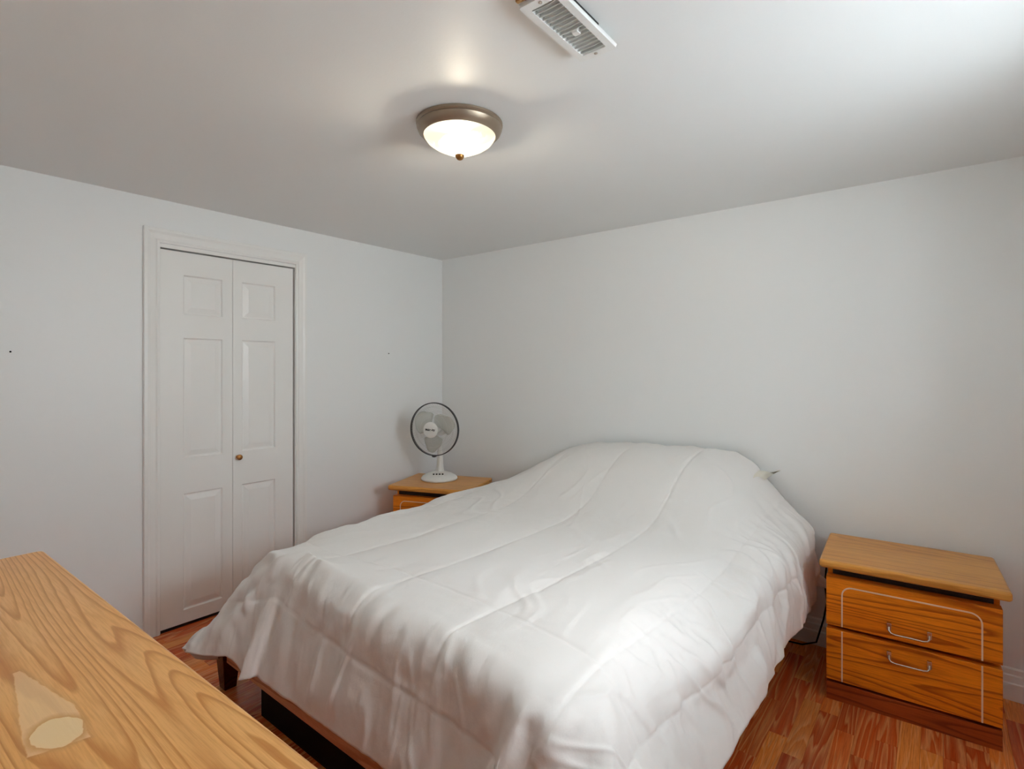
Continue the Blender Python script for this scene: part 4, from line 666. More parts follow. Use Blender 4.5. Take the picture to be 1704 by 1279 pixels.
# creases down the hanging sides
hang_t = 0.020 * vnoise(S * 15 + 1.6 * vnoise(S * 6, T * 8, 8), T * 4, 9) + 0.003 * ridge(vnoise(S * 21 + 3 * T, T * 5, 10))
hang_s = 0.020 * vnoise(T * 15 + 1.8 * vnoise(S * 6, T * 8, 11), S * 4, 12) + 0.003 * ridge(vnoise(T * 20 + 4 * S, S * 6, 13))
puck = 0.0036 * np.exp(-(dist / 0.05) ** 2) * (0.55 + 0.45 * np.maximum(drop_t, np.clip(drop_s, 0, 1))) * (vnoise(T * 40, S * 12, 14) + vnoise(S * 40, T * 12, 15))
fine = 0.0010 * vnoise(S * 60 + T * 10, T * 38, 16)
def fold(v, w):
    return np.exp(-(v / w) ** 2) + 0.7 * v / w * np.exp(-(v / w) ** 2)
wb = vnoise(S * 5, T * 5, 31)
m1 = np.clip(vnoise(S * 5 + 3, T * 3, 32) * 3 + 0.45, 0, 1)
m2 = np.clip(vnoise(S * 4 + 9, T * 4, 33) * 3 + 0.5, 0, 1)
cr_top = 0.0030 * fold(vnoise(S * 7 + T * 2.6 + 1.4 * wb, T * 1.7 - S * 0.5, 34), 0.07) * m1
cr_top += 0.0020 * fold(vnoise(S * 13 - T * 3.5 + wb, T * 3.0 + S, 35), 0.08) * m2
cr_t = 0.0075 * fold(vnoise(S * 9 + 1.5 * wb - T * 2, T * 2.2, 36), 0.09) * m2 + 0.004 * fold(vnoise(S * 17 + wb + T * 4, T * 4, 37), 0.10) * m1
cr_s = 0.0085 * fold(vnoise(T * 9 + 1.5 * wb + S * 2, S * 2.0, 38), 0.09) * m2 + 0.005 * fold(vnoise(T * 17 + wb - S * 5, S * 4, 39), 0.10) * m1
dS = np.clip(drop_s, 0, 1)
disp = cr_top * (1 - np.maximum(drop_t, dS)) + (cr_t * drop_t + cr_s * dS) * hem
disp = disp + puff + groove + top + (hang_t * drop_t + hang_s * np.clip(drop_s, 0, 1)) * hem + puck + fine * (0.5 + drop_t + np.clip(drop_s, 0, 1))
g = g + nrm * disp[:, :, None]
g[:, :, 2] = np.maximum(g[:, :, 2], 0.012)
g[:, :, 1] = np.minimum(g[:, :, 1], -0.016)
verts = g.reshape(-1, 3)
idx = np.arange(ns_ * nt_).reshape(ns_, nt_)
faces = np.stack([idx[:-1, :-1], idx[1:, :-1], idx[1:, 1:], idx[:-1, 1:]], axis=-1).reshape(-1, 4)
me = bpy.data.meshes.new('comforter')
me.from_pydata(verts.tolist(), [], faces.tolist())
for p in me.polygons:
    p.use_smooth = True
mc, nt, b = new_mat('comforter_cotton')
tc = N(nt, 'ShaderNodeTexCoord').outputs['Object']
c = mixc(nt, noise(nt, tc, 3, 3), (0.83, 0.805, 0.78), (0.87, 0.85, 0.83))
nt.links.new(c, b.inputs['Base Color'])
setin(b, Roughness=0.55)
b.inputs['Sheen Weight'].default_value = 0.15
wr = math_node(nt, 'ADD', noise(nt, mapping(nt, tc, (0, 0, 0), (0, 0, 0.4), (30, 9, 20)), 1.0, 4, 0.6), math_node(nt, 'MULTIPLY', noise(nt, tc, 900, 2), 0.06))
bump(nt, b, wr, 0.35, 0.005)
me.materials.append(mc)
com = bpy.data.objects.new('comforter', me)
COL.objects.link(com)
so = com.modifiers.new('thick', 'SOLIDIFY')
so.thickness = 0.009
so.offset = -1
tag(com, 'rumpled white quilted comforter draped over the bed', 'comforter')

# pillows under the comforter; the right one shows a corner
M_PIL = paint('pillow_cotton', (0.78, 0.74, 0.64), 0.8, 0.3, 60)
def pillow(loc, a, bq, h, rot, label, out_=0.0):
    bm = bmesh.new()
    n = 28
    top_, bot_ = {}, {}
    for i in range(n + 1):
        for j in range(n + 1):
            u, v = -1 + 2 * i / n, -1 + 2 * j / n
            e = max(0.0, (1 - abs(u) ** 2.6)) * max(0.0, (1 - abs(v) ** 2.6))
            z = h * e ** 0.36
            k = 1 - 0.05 * (1 - abs(v)) * abs(u) ** 3
            k2 = 1 - 0.07 * (1 - abs(u)) * abs(v) ** 3
            ear = max(0.0, u) ** 7 * max(0.0, v) ** 7
            p = (a * u * k + out_ * ear, bq * v * k2 + 0.01 * ear)
            lift = 0.42 * out_ * ear
            top_[i, j] = bm.verts.new((*p, z + lift))
            bot_[i, j] = top_[i, j] if z < 1e-6 else bm.verts.new((*p, lift - z))
    for i in range(n):
        for j in range(n):
            bm.faces.new((top_[i, j], top_[i + 1, j], top_[i + 1, j + 1], top_[i, j + 1]))
            q4 = (bot_[i, j + 1], bot_[i + 1, j + 1], bot_[i + 1, j], bot_[i, j])
            bm.faces.new(q4) if bm.faces.get(q4) is None else None
    o = obj('pillow', bm, M_PIL, None, smooth=True)
    o.location = loc
    o.rotation_euler = rot
    return tag(o, label, 'pillow')
pillow((2.165, -0.222, 0.750), 0.34, 0.20, 0.085, (R(17), R(-4), R(0)), 'cream pillow whose corner peeks out beside the comforter at the wall', 0.075)

# ------------------------------------------------------------------ nightstands
WL, WM, WD = (0.54, 0.235, 0.062), (0.44, 0.165, 0.036), (0.22, 0.062, 0.012)
M_NTOP = wood('nightstand_top_oak', (0.78, 0.39, 0.09), (0.70, 0.31, 0.06), (0.36, 0.115, 0.018), 'X', 40, 1.6, rough=0.28, lines=0.5)
M_NFRONT = wood('nightstand_front_oak', (0.98, 0.31, 0.016), (0.84, 0.22, 0.009), (0.30, 0.042, 0.003), 'X', 30, 1.9, (1.7, 0.4, 0), 0.32, nscale=1.5)
M_NPL = wood('nightstand_plinth_oak', (0.44, 0.085, 0.016), (0.34, 0.055, 0.010), (0.14, 0.018, 0.005), 'X', 24, 2.2, (0.7, 2.4, 0), 0.3)
M_TRIMC = plain('copper_inlay', (0.92, 0.70, 0.52), 0.3, 0.2)
M_NICK = plain('brushed_nickel', (0.62, 0.56, 0.50), 0.25, 1.0)

def slab_top(name, x0, x1, y0, y1, z0, z1, r, mat, parent, bev):
    bm = bmesh.new()
    prism(bm, round_rect(x0, x1, y0, y1, r), z0, z1)
    return obj(name, bm, mat, parent, bevel=bev, seg=4)

def strip(bm, path, w, y0, y1):
    """flat inlay following a path in the XZ plane"""
    pts = [Vector((p[0], 0, p[1])) for p in path]
    A, B = [], []
    for i, p in enumerate(pts):
        t = (pts[min(i + 1, len(pts) - 1)] - pts[max(i - 1, 0)]).normalized()
        n_ = Vector((-t.z, 0, t.x)) * (w / 2)
        A.append(p + n_)
        B.append(p - n_)
    fa = [bm.verts.new((v.x, y0, v.z)) for v in A]
    fb = [bm.verts.new((v.x, y0, v.z)) for v in B]
    ga = [bm.verts.new((v.x, y1, v.z)) for v in A]
    gb = [bm.verts.new((v.x, y1, v.z)) for v in B]
    for i in range(len(pts) - 1):
        bm.faces.new((fa[i], fa[i + 1], fb[i + 1], fb[i]))
        bm.faces.new((ga[i], fa[i], fa[i + 1], ga[i + 1])[::-1])
        bm.faces.new((fb[i], gb[i], gb[i + 1], fb[i + 1])[::-1])
        bm.faces.new((gb[i], ga[i], ga[i + 1], gb[i + 1]))
    bm.faces.new((fa[0], fb[0], gb[0], ga[0]))
    bm.faces.new((fa[-1], ga[-1], gb[-1], fb[-1]))

def bail(parent, x, z, y):
    bm = bmesh.new()
    for sx in (-1, 1):
        box(bm, x + sx * 0.064 - 0.0075, x + sx * 0.064 + 0.0075, y - 0.016, y, z - 0.014, z + 0.014)
    h = 0.012
    pts = [(x - 0.064, y - 0.014, z), (x - 0.064, y - 0.020, z - 0.012), (x - 0.058, y - 0.023, z - 0.020), (x - 0.045, y - 0.024, z - 0.023),
           (x + 0.045, y - 0.024, z - 0.023), (x + 0.058, y - 0.023, z - 0.020), (x + 0.064, y - 0.020, z - 0.012), (x + 0.064, y - 0.014, z)]
    tube(bm, pts, 0.0040, 8)
    hnd = obj('handle', bm, M_NICK, parent, bevel=0.0012)
    hnd['label'] = 'nickel bail pull'

def nightstand():
    e = empty('nightstand', (0, 0, 0))
    slab_top('top', -0.303, 0.303, -0.232, 0.225, 0.566, 0.600, 0.014, M_NTOP, e, 0.010)
    bm = bmesh.new()
    box(bm, -0.278, -0.260, -0.140, 0.215, 0.0, 0.566)
    box(bm, 0.260, 0.278, -0.140, 0.215, 0.0, 0.566)
    box(bm, -0.260, 0.260, 0.205, 0.215, 0.0, 0.566)
    obj('carcass', bm, M_NFRONT, e)
    bxo('recess_shade_block', -0.2598, 0.2598, -0.150, 0.20, 0.03, 0.56, M_DARK, e)  # solid filler behind the drawers, gap shade put into its colour
    bxo('plinth', -0.280, 0.280, -0.190, -0.1500, 0.0, 0.075, M_NPL, e, 0.0015)
    tx, r_ = 0.2225, 0.036
    for (z0, z1), zh in (((0.319, 0.524), 0.372), ((0.088, 0.301), 0.258)):
        d = bxo('drawer', -0.280, 0.280, -0.196, -0.1500, z0, z1, M_NFRONT, e, 0.002)
        if z0 > 0.3:
            path = [(-tx, z0 + 0.001), (-tx, 0.49 - r_)] + [(-tx + r_ - r_ * math.cos(R(a)), 0.49 - r_ + r_ * math.sin(R(a))) for a in range(10, 90, 10)] + \
                   [(-tx + r_, 0.49), (tx - r_, 0.49)] + [(tx - r_ + r_ * math.sin(R(a)), 0.49 - r_ + r_ * math.cos(R(a))) for a in range(10, 90, 10)] + [(tx, 0.49 - r_), (tx, z0 + 0.001)]
            bm = bmesh.new()
            strip(bm, path, 0.0052, -0.1985, -0.195)
            obj('inlay', bm, M_TRIMC, d)
        else:
            for sx in (-1, 1):
                bm = bmesh.new()
                strip(bm, [(sx * tx, z0 + 0.002), (sx * tx, z1 - 0.001)], 0.0052, -0.1985, -0.195)
                obj('inlay', bm, M_TRIMC, d)
        bail(d, 0.003, zh, -0.196)
    return e
ns1 = nightstand()
ns1.location = (3.1155, -0.277, 0)
ns1.rotation_euler = (0, 0, R(3.0))
tag(ns1, 'oak two-drawer nightstand with empty top right of the bed', 'nightstand', 'matching oak nightstands')
ns2 = copy_tree(ns1)
ns2.location = (0.4475, -0.432, 0)
ns2.rotation_euler = (0, 0, R(21.0))
tag(ns2, 'oak nightstand in the corner carrying the white fan', 'nightstand', 'matching oak nightstands')

# ------------------------------------------------------------------ dresser in the foreground
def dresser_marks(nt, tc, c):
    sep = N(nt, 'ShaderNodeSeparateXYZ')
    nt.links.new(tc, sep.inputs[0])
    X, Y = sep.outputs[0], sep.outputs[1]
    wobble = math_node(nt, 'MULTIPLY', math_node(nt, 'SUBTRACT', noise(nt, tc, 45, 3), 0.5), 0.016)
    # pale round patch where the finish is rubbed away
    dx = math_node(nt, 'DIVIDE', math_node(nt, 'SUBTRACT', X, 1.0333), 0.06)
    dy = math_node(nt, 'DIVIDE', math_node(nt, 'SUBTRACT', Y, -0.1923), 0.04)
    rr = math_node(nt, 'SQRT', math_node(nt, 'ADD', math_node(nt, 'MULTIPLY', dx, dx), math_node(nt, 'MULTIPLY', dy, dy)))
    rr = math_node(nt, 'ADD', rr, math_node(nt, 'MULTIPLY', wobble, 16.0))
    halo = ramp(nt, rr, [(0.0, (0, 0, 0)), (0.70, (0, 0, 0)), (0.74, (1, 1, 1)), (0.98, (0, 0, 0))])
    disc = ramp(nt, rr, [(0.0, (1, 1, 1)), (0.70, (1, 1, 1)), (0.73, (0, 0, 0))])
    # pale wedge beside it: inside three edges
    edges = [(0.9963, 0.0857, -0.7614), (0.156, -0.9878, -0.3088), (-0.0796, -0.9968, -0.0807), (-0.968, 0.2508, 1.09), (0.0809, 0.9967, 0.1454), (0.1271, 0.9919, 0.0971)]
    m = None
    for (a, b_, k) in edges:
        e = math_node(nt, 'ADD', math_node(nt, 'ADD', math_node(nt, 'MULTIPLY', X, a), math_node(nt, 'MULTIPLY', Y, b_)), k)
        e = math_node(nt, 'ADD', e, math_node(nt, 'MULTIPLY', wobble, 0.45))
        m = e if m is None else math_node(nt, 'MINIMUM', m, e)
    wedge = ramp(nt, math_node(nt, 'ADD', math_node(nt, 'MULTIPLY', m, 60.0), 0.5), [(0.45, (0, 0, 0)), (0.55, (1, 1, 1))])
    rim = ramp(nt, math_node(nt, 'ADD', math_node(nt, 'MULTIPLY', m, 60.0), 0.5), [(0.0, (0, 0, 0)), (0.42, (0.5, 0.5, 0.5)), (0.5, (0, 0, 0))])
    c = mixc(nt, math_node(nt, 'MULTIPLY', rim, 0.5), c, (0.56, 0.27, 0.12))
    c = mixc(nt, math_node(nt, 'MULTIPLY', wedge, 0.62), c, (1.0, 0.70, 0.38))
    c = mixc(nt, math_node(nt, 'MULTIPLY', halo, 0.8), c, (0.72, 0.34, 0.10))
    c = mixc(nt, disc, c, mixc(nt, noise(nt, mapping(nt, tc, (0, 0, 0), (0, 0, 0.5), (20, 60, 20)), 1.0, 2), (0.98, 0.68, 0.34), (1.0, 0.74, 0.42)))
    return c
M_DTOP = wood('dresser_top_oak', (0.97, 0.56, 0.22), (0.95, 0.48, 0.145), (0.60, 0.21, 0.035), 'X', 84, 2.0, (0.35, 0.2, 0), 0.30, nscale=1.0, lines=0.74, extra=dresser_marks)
M_DBODY = wood('dresser_body_oak', (0.50, 0.19, 0.045), (0.42, 0.14, 0.03), (0.2, 0.05, 0.01), 'X', 26, 2.0, (2.0, 0.6, 0), 0.32)
DH = 0.88
DL, DD = 1.50, 0.47
dr = empty('dresser', (1.186, -2.741, 0), R(1.2))
tag(dr, 'long light oak dresser in the foreground with a worn top', 'dresser')
dt = slab_top('top', 0.0, DL, -DD, 0.0, DH - 0.032, DH, 0.018, M_DTOP, dr, 0.008)
dt['label'] = 'worn oak top with a pale rubbed patch'
bm = bmesh.new()
box(bm, 0.025, 0.045, -DD + 0.01, -0.045, 0.0, DH - 0.032)
box(bm, DL - 0.045, DL - 0.025, -DD + 0.01, -0.045, 0.0, DH - 0.032)
box(bm, 0.045, DL - 0.045, -DD + 0.01, -DD + 0.02, 0.0, DH - 0.032)
obj('carcass', bm, M_DBODY, dr)
bxo('recess_shade_block', 0.045, DL - 0.045, -DD + 0.02, -0.06, 0.04, DH - 0.04, M_DARK, dr)
bxo('plinth', 0.024, DL - 0.024, -0.0445, -0.034, 0.0, 0.075, M_NPL, dr, 0.0015)
for ci in range(2):
    for ri in range(3):
        w_ = (DL - 0.048 - 0.012) / 2
        x0 = 0.024 + ci * (w_ + 0.012)
        z0 = 0.092 + ri * 0.246
        d = bxo('drawer', x0, x0 + w_, -0.0445, -0.026, z0, z0 + 0.226, M_DBODY, dr, 0.002)
        bm = bmesh.new()
        xc, zc, yy = x0 + w_ / 2, z0 + 0.12, -0.026
        for sx in (-1, 1):
            box(bm, xc + sx * 0.064 - 0.0055, xc + sx * 0.064 + 0.0055, yy, yy + 0.014, zc - 0.012, zc + 0.012)
        tube(bm, [(xc - 0.064, yy + 0.014, zc), (xc - 0.058, yy + 0.022, zc - 0.018), (xc - 0.045, yy + 0.024, zc - 0.022), (xc + 0.045, yy + 0.024, zc - 0.022),
                  (xc + 0.058, yy + 0.022, zc - 0.018), (xc + 0.064, yy + 0.014, zc)], 0.0034, 8)
        obj('handle', bm, M_NICK, d)

# ------------------------------------------------------------------ table fan
M_FANW = plain('fan_white_plastic', (0.78, 0.78, 0.75), 0.35)
M_FANR = plain('fan_rim_dark', (0.035, 0.035, 0.038), 0.4)
M_WIRE = plain('fan_guard_wire', (0.62, 0.62, 0.60), 0.4, 0.2)
mb, nt, b = new_mat('fan_blade_plastic')
tc = N(nt, 'ShaderNodeTexCoord').outputs['Object']
nt.links.new(mixc(nt, noise(nt, tc, 8, 2), (0.62, 0.64, 0.58), (0.70, 0.71, 0.66)), b.inputs['Base Color'])
setin(b, Roughness=0.3)
b.inputs['Alpha'].default_value = 0.7
M_BLADE = mb
fan = empty('table_fan', (0.385, -0.398, 0.600), R(19.5))     # faces local -Y
tag(fan, 'white table fan with round wire guard on the corner nightstand', 'fan')
bm = bmesh.new()
lathe(bm, [(0.125, 0.0), (0.131, 0.006), (0.131, 0.014), (0.120, 0.028), (0.095, 0.042), (0.060, 0.054), (0.030, 0.060)], 48, None, True, True)
fb = obj('base', bm, M_FANW, fan, smooth='auto')
fb.rotation_euler = (0, 0, R(24))
for k in range(4):
    bxo('button', -0.036 + k * 0.021 - 0.0058, -0.036 + k * 0.021 + 0.0058, -0.079, -0.066, 0.047, 0.0560, M_FANR, fb, 0.001)
bm = bmesh.new()
lathe(bm, [(0.033, 0.056), (0.027, 0.075), (0.023, 0.12), (0.019, 0.20), (0.018, 0.25), (0.020, 0.30)], 28, Matrix.Translation((0, 0.012, 0)), True, True)
obj('neck', bm, M_FANW, fan, smooth='auto')
FZ = 0.372
FY = -0.080                                                       # rim plane
MF = Matrix.Translation((0, FY, FZ)) @ Matrix.Rotation(R(90), 4, 'X')   # local +Z -> -Y (towards the room)
bm = bmesh.new()
lathe(bm, [(0.005, -0.165), (0.038, -0.160), (0.050, -0.145), (0.055, -0.11), (0.056, -0.062), (0.050, -0.055), (0.01, -0.052)], 32, MF, True, True)
obj('motor_housing', bm, M_FANW, fan, smooth='auto')
GR = 0.186
bm = bmesh.new()
lathe(bm, [(GR - 0.002, 0.0075), (GR + 0.003, 0.0075), (GR + 0.0045, 0.004), (GR + 0.0045, -0.012), (GR + 0.003, -0.015), (GR - 0.002, -0.015), (GR - 0.002, 0.0075)], 96, MF)
obj('guard_rim', bm, M_FANR, fan, smooth='auto')
def guard(name, sgn, depth, rin, nsp):
    bm = bmesh.new()
    for k in range(nsp):
        a = 2 * math.pi * k / nsp
        pts = []
        for u in (0, 0.35, 0.7, 0.9, 1.0):
            r_ = rin + (GR - rin) * u
            z_ = sgn * depth * (1 - u ** 3.2)
            pts.append(MF @ Vector((r_ * math.cos(a), r_ * math.sin(a), z_)))
        tube(bm, pts, 0.0006, 3, cap=False)
    for rr_ in (0.085, 0.125, 0.16):
        u = (rr_ - rin) / (GR - rin)
        z_ = sgn * depth * (1 - u ** 3.2)
        tube(bm, [MF @ Vector((rr_ * math.cos(2 * math.pi * k / 48), rr_ * math.sin(2 * math.pi * k / 48), z_)) for k in range(48)], 0.0008, 4, closed=True)
    return obj(name, bm, M_WIRE, fan, smooth=True)
guard('front_guard', 1, 0.052, 0.052, 90)
guard('rear_guard', -1, 0.058, 0.048, 60)
for k in range(3):
    bm = bmesh.new()
    gridv = []
    nu, nv = 10, 9
    for i in range(nu + 1):
        u = i / nu
        r_ = 0.026 + 0.141 * u
        wid = R(38) + R(74) * math.sin(math.pi * min(1, u * 0.62 + 0.05)) - R(48) * max(0, u - 0.72) / 0.28
        row = []
        for j in range(nv + 1):
            v = j / nv - 0.5
            a = R(42 + 120 * k) + v * wid * (0.9 if u < 0.9 else 0.8) - 0.35 * u
            rr_ = r_ - 0.030 * (abs(v) * 2) ** 3 * u
            row.append(bm.verts.new(MF @ Vector((rr_ * math.cos(a), rr_ * math.sin(a), v * 0.045 + 0.004))))
        gridv.append(row)
    for i in range(nu):
        for j in range(nv):
            bm.faces.new((gridv[i][j], gridv[i + 1][j], gridv[i + 1][j + 1], gridv[i][j + 1]))
    o = obj('blade', bm, M_BLADE, fan, smooth=True)
    sm_ = o.modifiers.new('t', 'SOLIDIFY')
    sm_.thickness = 0.002
bm = bmesh.new()
lathe(bm, [(0.004, -0.05), (0.030, -0.045), (0.034, 0.015), (0.028, 0.024), (0.004, 0.027)], 28, MF, True, True)
obj('blade_hub', bm, M_FANW, fan, smooth='auto')
bm = bmesh.new()
lathe(bm, [(0.052, 0.046), (0.056, 0.050), (0.056, 0.057), (0.050, 0.0605), (0.002, 0.0625)], 40, MF, True, True)
cap = obj('hub_cap', bm, M_FANW, fan, smooth='auto')
cu = bpy.data.curves.new('lettering', 'FONT')
cu.body = 'Make-ity'
cu.size = 0.0215
cu.align_x = 'CENTER'
cu.align_y = 'CENTER'
cu.extrude = 0.0005
cu.offset = 0.0006
tmp = bpy.data.objects.new('tmp_text', cu)
COL.objects.link(tmp)
dg = bpy.context.evaluated_depsgraph_get()
tme = bpy.data.meshes.new_from_object(tmp.evaluated_get(dg))
bpy.data.objects.remove(tmp)
tme.name = 'lettering'
tme.materials.clear()
tme.materials.append(plain('lettering_black', (0.01, 0.01, 0.01), 0.5))
tme.transform(MF @ Matrix.Translation((0, 0.002, 0.0626)))
lt = bpy.data.objects.new('lettering', tme)
COL.objects.link(lt)
lt.parent = cap
bm = bmesh.new()
v = box(bm, -0.017, 0.017, FY - 0.010, FY + 0.016, FZ - GR - 0.013, FZ - GR - 0.001)
for i in (0, 1, 2, 3):
    v[i].co.x *= 0.55
obj('guard_clip', bm, M_FANR, fan, bevel=0.002)

# ------------------------------------------------------------------ ceiling lamp
M_BRONZE = plain('aged_bronze', (0.34, 0.27, 0.20), 0.38, 0.7)
lamp = empty('ceiling_lamp', (1.8523, -1.6968, ROOM_H))
tag(lamp, 'round flush ceiling lamp with bronze ring and glowing glass bowl', 'lamp')
bm = bmesh.new()
lathe(bm, [(0.148, 0.0), (0.157, -0.002), (0.157, -0.009), (0.152, -0.014), (0.155, -0.019), (0.149, -0.033), (0.139, -0.043), (0.131, -0.046), (0.128, -0.041), (0.128, -0.010)], 72)
obj('base_ring', bm, M_BRONZE, lamp, smooth='auto')
bm = bmesh.new()
lathe(bm, [(0.004, -0.034), (0.1275, -0.034), (0.1275, -0.030), (0.004, -0.030)], 48, None, True, True)
obj('added_dimming_pan', bm, plain('dimming_pan_dark', (0.05, 0.045, 0.04), 0.7), lamp)  # invented dark disc, added to dim the bowl and fade it towards the rim
mg2, nt, b = new_mat('lamp_glass')
out = [n for n in nt.nodes if n.type == 'OUTPUT_MATERIAL'][0]
em = N(nt, 'ShaderNodeEmission')
tc = N(nt, 'ShaderNodeTexCoord').outputs['Object']
ecol = mixc(nt, noise(nt, tc, 9, 2), (1.0, 0.90, 0.62), (1.0, 0.93, 0.72))
nt.links.new(ecol, em.inputs[0])
em.inputs[1].default_value = 1.15
tl = N(nt, 'ShaderNodeBsdfTranslucent')
tl.inputs[0].default_value = (0.008, 0.0075, 0.006, 1)
ad = N(nt, 'ShaderNodeAddShader')
nt.links.new(tl.outputs[0], ad.inputs[0])
nt.links.new(em.outputs[0], ad.inputs[1])
tp = N(nt, 'ShaderNodeBsdfTransparent')
tp.inputs[0].default_value = (1.0, 0.95, 0.84, 1)
mxl = N(nt, 'ShaderNodeMixShader')
mxl.inputs[0].default_value = 0.35
nt.links.new(ad.outputs[0], mxl.inputs[1])
nt.links.new(tp.outputs[0], mxl.inputs[2])
nt.links.new(mxl.outputs[0], out.inputs[0])
nt.nodes.remove(b)
M_LGLASS = mg2
bm = bmesh.new()
prof = [(0.130, -0.040), (0.127, -0.052), (0.116, -0.067), (0.096, -0.081), (0.071, -0.0935), (0.046, -0.1045), (0.021, -0.114), (0.004, -0.1175)]
nseg = 120
rings = []
for r_, z_ in prof:
    ring = []
    for k in range(nseg):
        a = 2 * math.pi * k / nseg
        rr_ = r_ * (1 + (0.006 if k % 2 else 0.0))
        ring.append(bm.verts.new((rr_ * math.cos(a), rr_ * math.sin(a), z_)))
    rings.append(ring)
for i in range(len(rings) - 1):
    for k in range(nseg):
        bm.faces.new((rings[i][k], rings[i][(k + 1) % nseg], rings[i + 1][(k + 1) % nseg], rings[i + 1][k]))
bm.faces.new(rings[-1])
obj('glass_bowl', bm, M_LGLASS, lamp, smooth=True)
bm = bmesh.new()
lathe(bm, [(0.004, -0.114), (0.0165, -0.1155), (0.016, -0.121), (0.013, -0.126), (0.010, -0.130), (0.003, -0.133)], 24, None, True, True)
obj('finial', bm, M_BRASS, lamp, smooth='auto')
mbu, nt, b = new_mat('bulb_glow')
b.inputs['Base Color'].default_value = (1, 0.95, 0.85, 1)
b.inputs['Emission Color'].default_value = (1.0, 0.88, 0.66, 1)
b.inputs['Emission Strength'].default_value = 2.5
for sx_ in (-1, 1):
    bm = bmesh.new()
    Mb = Matrix.Translation((sx_ * 0.050, 0.018 * sx_, -0.056)) @ Matrix.Rotation(R(90 * sx_), 4, 'Y')
    lathe(bm, [(0.004, -0.026), (0.016, -0.022), (0.022, -0.008), (0.020, 0.006), (0.013, 0.024), (0.011, 0.032)], 20, Mb, True, True)
    bu = obj('bulb', bm, mbu, lamp, smooth=True)
    bm = bmesh.new()
    lathe(bm, [(0.0125, 0.032), (0.0125, 0.050)], 16, Mb, True, True)
    obj('socket', bm, M_BRONZE, bu, smooth='auto')
ld = bpy.data.lights.new('bulb_light', 'POINT')
ld.energy = 15.0
ld.color = (1.0, 0.93, 0.80)
ld.shadow_soft_size = 0.018
lo = bpy.data.objects.new('bulb_light', ld)
COL.objects.link(lo)
lo.parent = lamp
lo.location = (0, 0, -0.076)

# ------------------------------------------------------------------ ceiling vent register
M_VENT = plain('vent_white_enamel', (0.80, 0.80, 0.78), 0.3)
M_GAPSHADE = plain('painted_gap_shade', (0.02, 0.017, 0.015), 0.7)  # near-black, stands for the shade between vent and ceiling
M_DUCTW = plain('duct_wood', (0.38, 0.20, 0.06), 0.6)
vent = empty('ceiling_vent', (2.486, -1.945, ROOM_H - 0.028))
tag(vent, 'white louvred metal vent register hanging from the ceiling', 'vent')
VL, VW = 0.148, 0.058
bm = bmesh.new()
sx, sy = 0.036, 0.120
outer = round_rect(-VW, VW, -VL, VL, 0.009, 4)
# face plate ring: outer bevel, inner opening
def ringpts(pts, z):
    return [bm.verts.new((x_, y_, z)) for x_, y_ in pts]
inner = []
for x_, y_ in outer:
    inner.append((max(-sx, min(sx, x_ * 10)), max(-sy, min(sy, y_ * 10))))
o_up = ringpts(outer, 0.009)
o_lo = ringpts([(x_ * 0.955, y_ * 0.98) for x_, y_ in outer], 0.0)
i_lo = ringpts(round_rect(-sx, sx, -sy, sy, 0.004, 4), 0.0)
i_up = ringpts(round_rect(-sx, sx, -sy, sy, 0.004, 4), 0.016)
n_ = len(outer)
for A_, B_ in ((o_up, o_lo), (o_lo, i_lo), (i_lo, i_up)):
    for k in range(n_):
        bm.faces.new((A_[k], A_[(k + 1) % n_], B_[(k + 1) % n_], B_[k]))
vf = obj('face_plate', bm, M_VENT, vent, smooth='auto')
vs = vf.modifiers.new('t', 'SOLIDIFY')
vs.thickness = 0.001
NS_ = 16
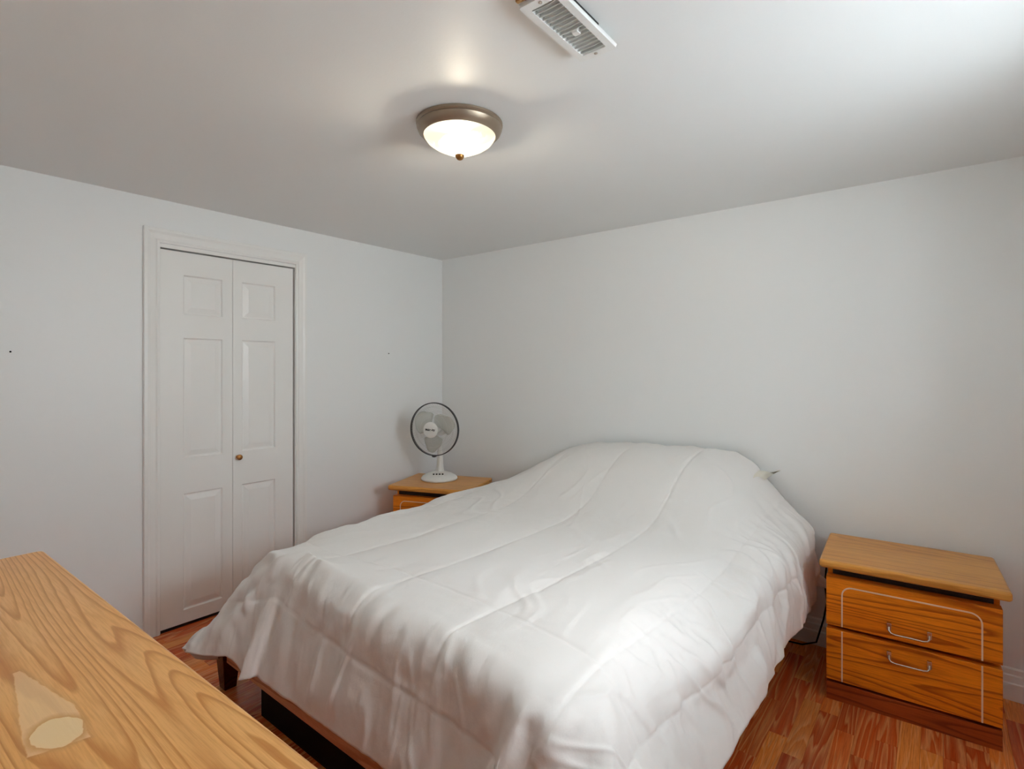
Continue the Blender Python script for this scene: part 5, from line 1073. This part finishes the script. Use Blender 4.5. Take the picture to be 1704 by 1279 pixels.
for k in range(NS_):
    y_ = -sy + (k + 0.5) * 2 * sy / NS_
    bm = bmesh.new()
    nseg = 6
    A_ = []
    for j in range(nseg + 1):
        x_ = -sx + 2 * sx * j / nseg
        bow = 0.0025 * math.sin(math.pi * j / nseg)
        A_.append([bm.verts.new((x_, y_ - 0.004 + bow, 0.0002)), bm.verts.new((x_, y_ - 0.0024 + bow, 0.0002)),
                   bm.verts.new((x_, y_ + 0.0036 + bow, 0.010)), bm.verts.new((x_, y_ + 0.002 + bow, 0.010))])
    for j in range(nseg):
        for q_ in range(4):
            bm.faces.new((A_[j][q_], A_[j][(q_ + 1) % 4], A_[j + 1][(q_ + 1) % 4], A_[j + 1][q_]))
    bm.faces.new(A_[0])
    bm.faces.new(A_[-1][::-1])
    obj('slat', bm, M_VENT, vent)
bm = bmesh.new()
box(bm, -0.046, 0.046, -0.130, 0.130, 0.0135, 0.0265)
obj('damper_box', bm, plain('damper_grey', (0.62, 0.62, 0.60), 0.5), vent)
bxo('damper_lever', -0.004, 0.013, 0.012, 0.030, -0.002, 0.012, M_VENT, vent, 0.001)
for yy in (-VL + 0.016, VL - 0.018):
    bm = bmesh.new()
    lathe(bm, [(0.005, 0.0), (0.0045, -0.002), (0.002, -0.0032), (0.0005, -0.0032)], 14, Matrix.Translation((0.0, yy, 0)), True, True)
    obj('screw', bm, M_NICK, vent, smooth='auto')
bm = bmesh.new()
box(bm, -0.054, 0.040, -0.160, -0.149, 0.008, 0.0275)
dw = obj('wood_spacer', bm, M_DUCTW, vent, bevel=0.002)
dw['label'] = 'strip of bare wood showing behind the vent'
bxo('vent_gap_shade', -0.040, 0.048, -0.148, 0.06, 0.0185, 0.0278, M_GAPSHADE, vent)  # solid block painted as the shaded gap above the vent

# ------------------------------------------------------------------ small things
def nail(loc, rot, label):
    bm = bmesh.new()
    lathe(bm, [(0.0015, 0.0), (0.0015, 0.006), (0.004, 0.0065), (0.004, 0.008), (0.001, 0.0085)], 10, None, True, True)
    o = obj('wall_nail', bm, M_BLACK, None)
    o.location = loc
    o.rotation_euler = rot
    return tag(o, label, 'nail', 'nails left in the wall')
nail((0, -0.554, 1.516), (0, R(90), 0), 'tiny dark nail in the wall right of the closet')
nail((0, -2.640, 1.480), (0, R(90), 0), 'tiny dark nail in the wall left of the closet')
bm = bmesh.new()
tube(bm, [(2.775, -0.035, 0.50), (2.782, -0.035, 0.42), (2.776, -0.04, 0.33), (2.785, -0.038, 0.24), (2.770, -0.04, 0.15), (2.74, -0.05, 0.03), (2.68, -0.07, 0.008), (2.60, -0.08, 0.008)], 0.004, 8)
pc = obj('power_cord', bm, M_BLACK, None, smooth=True)
tag(pc, 'black power cord hanging between the bed and the right nightstand', 'cord')
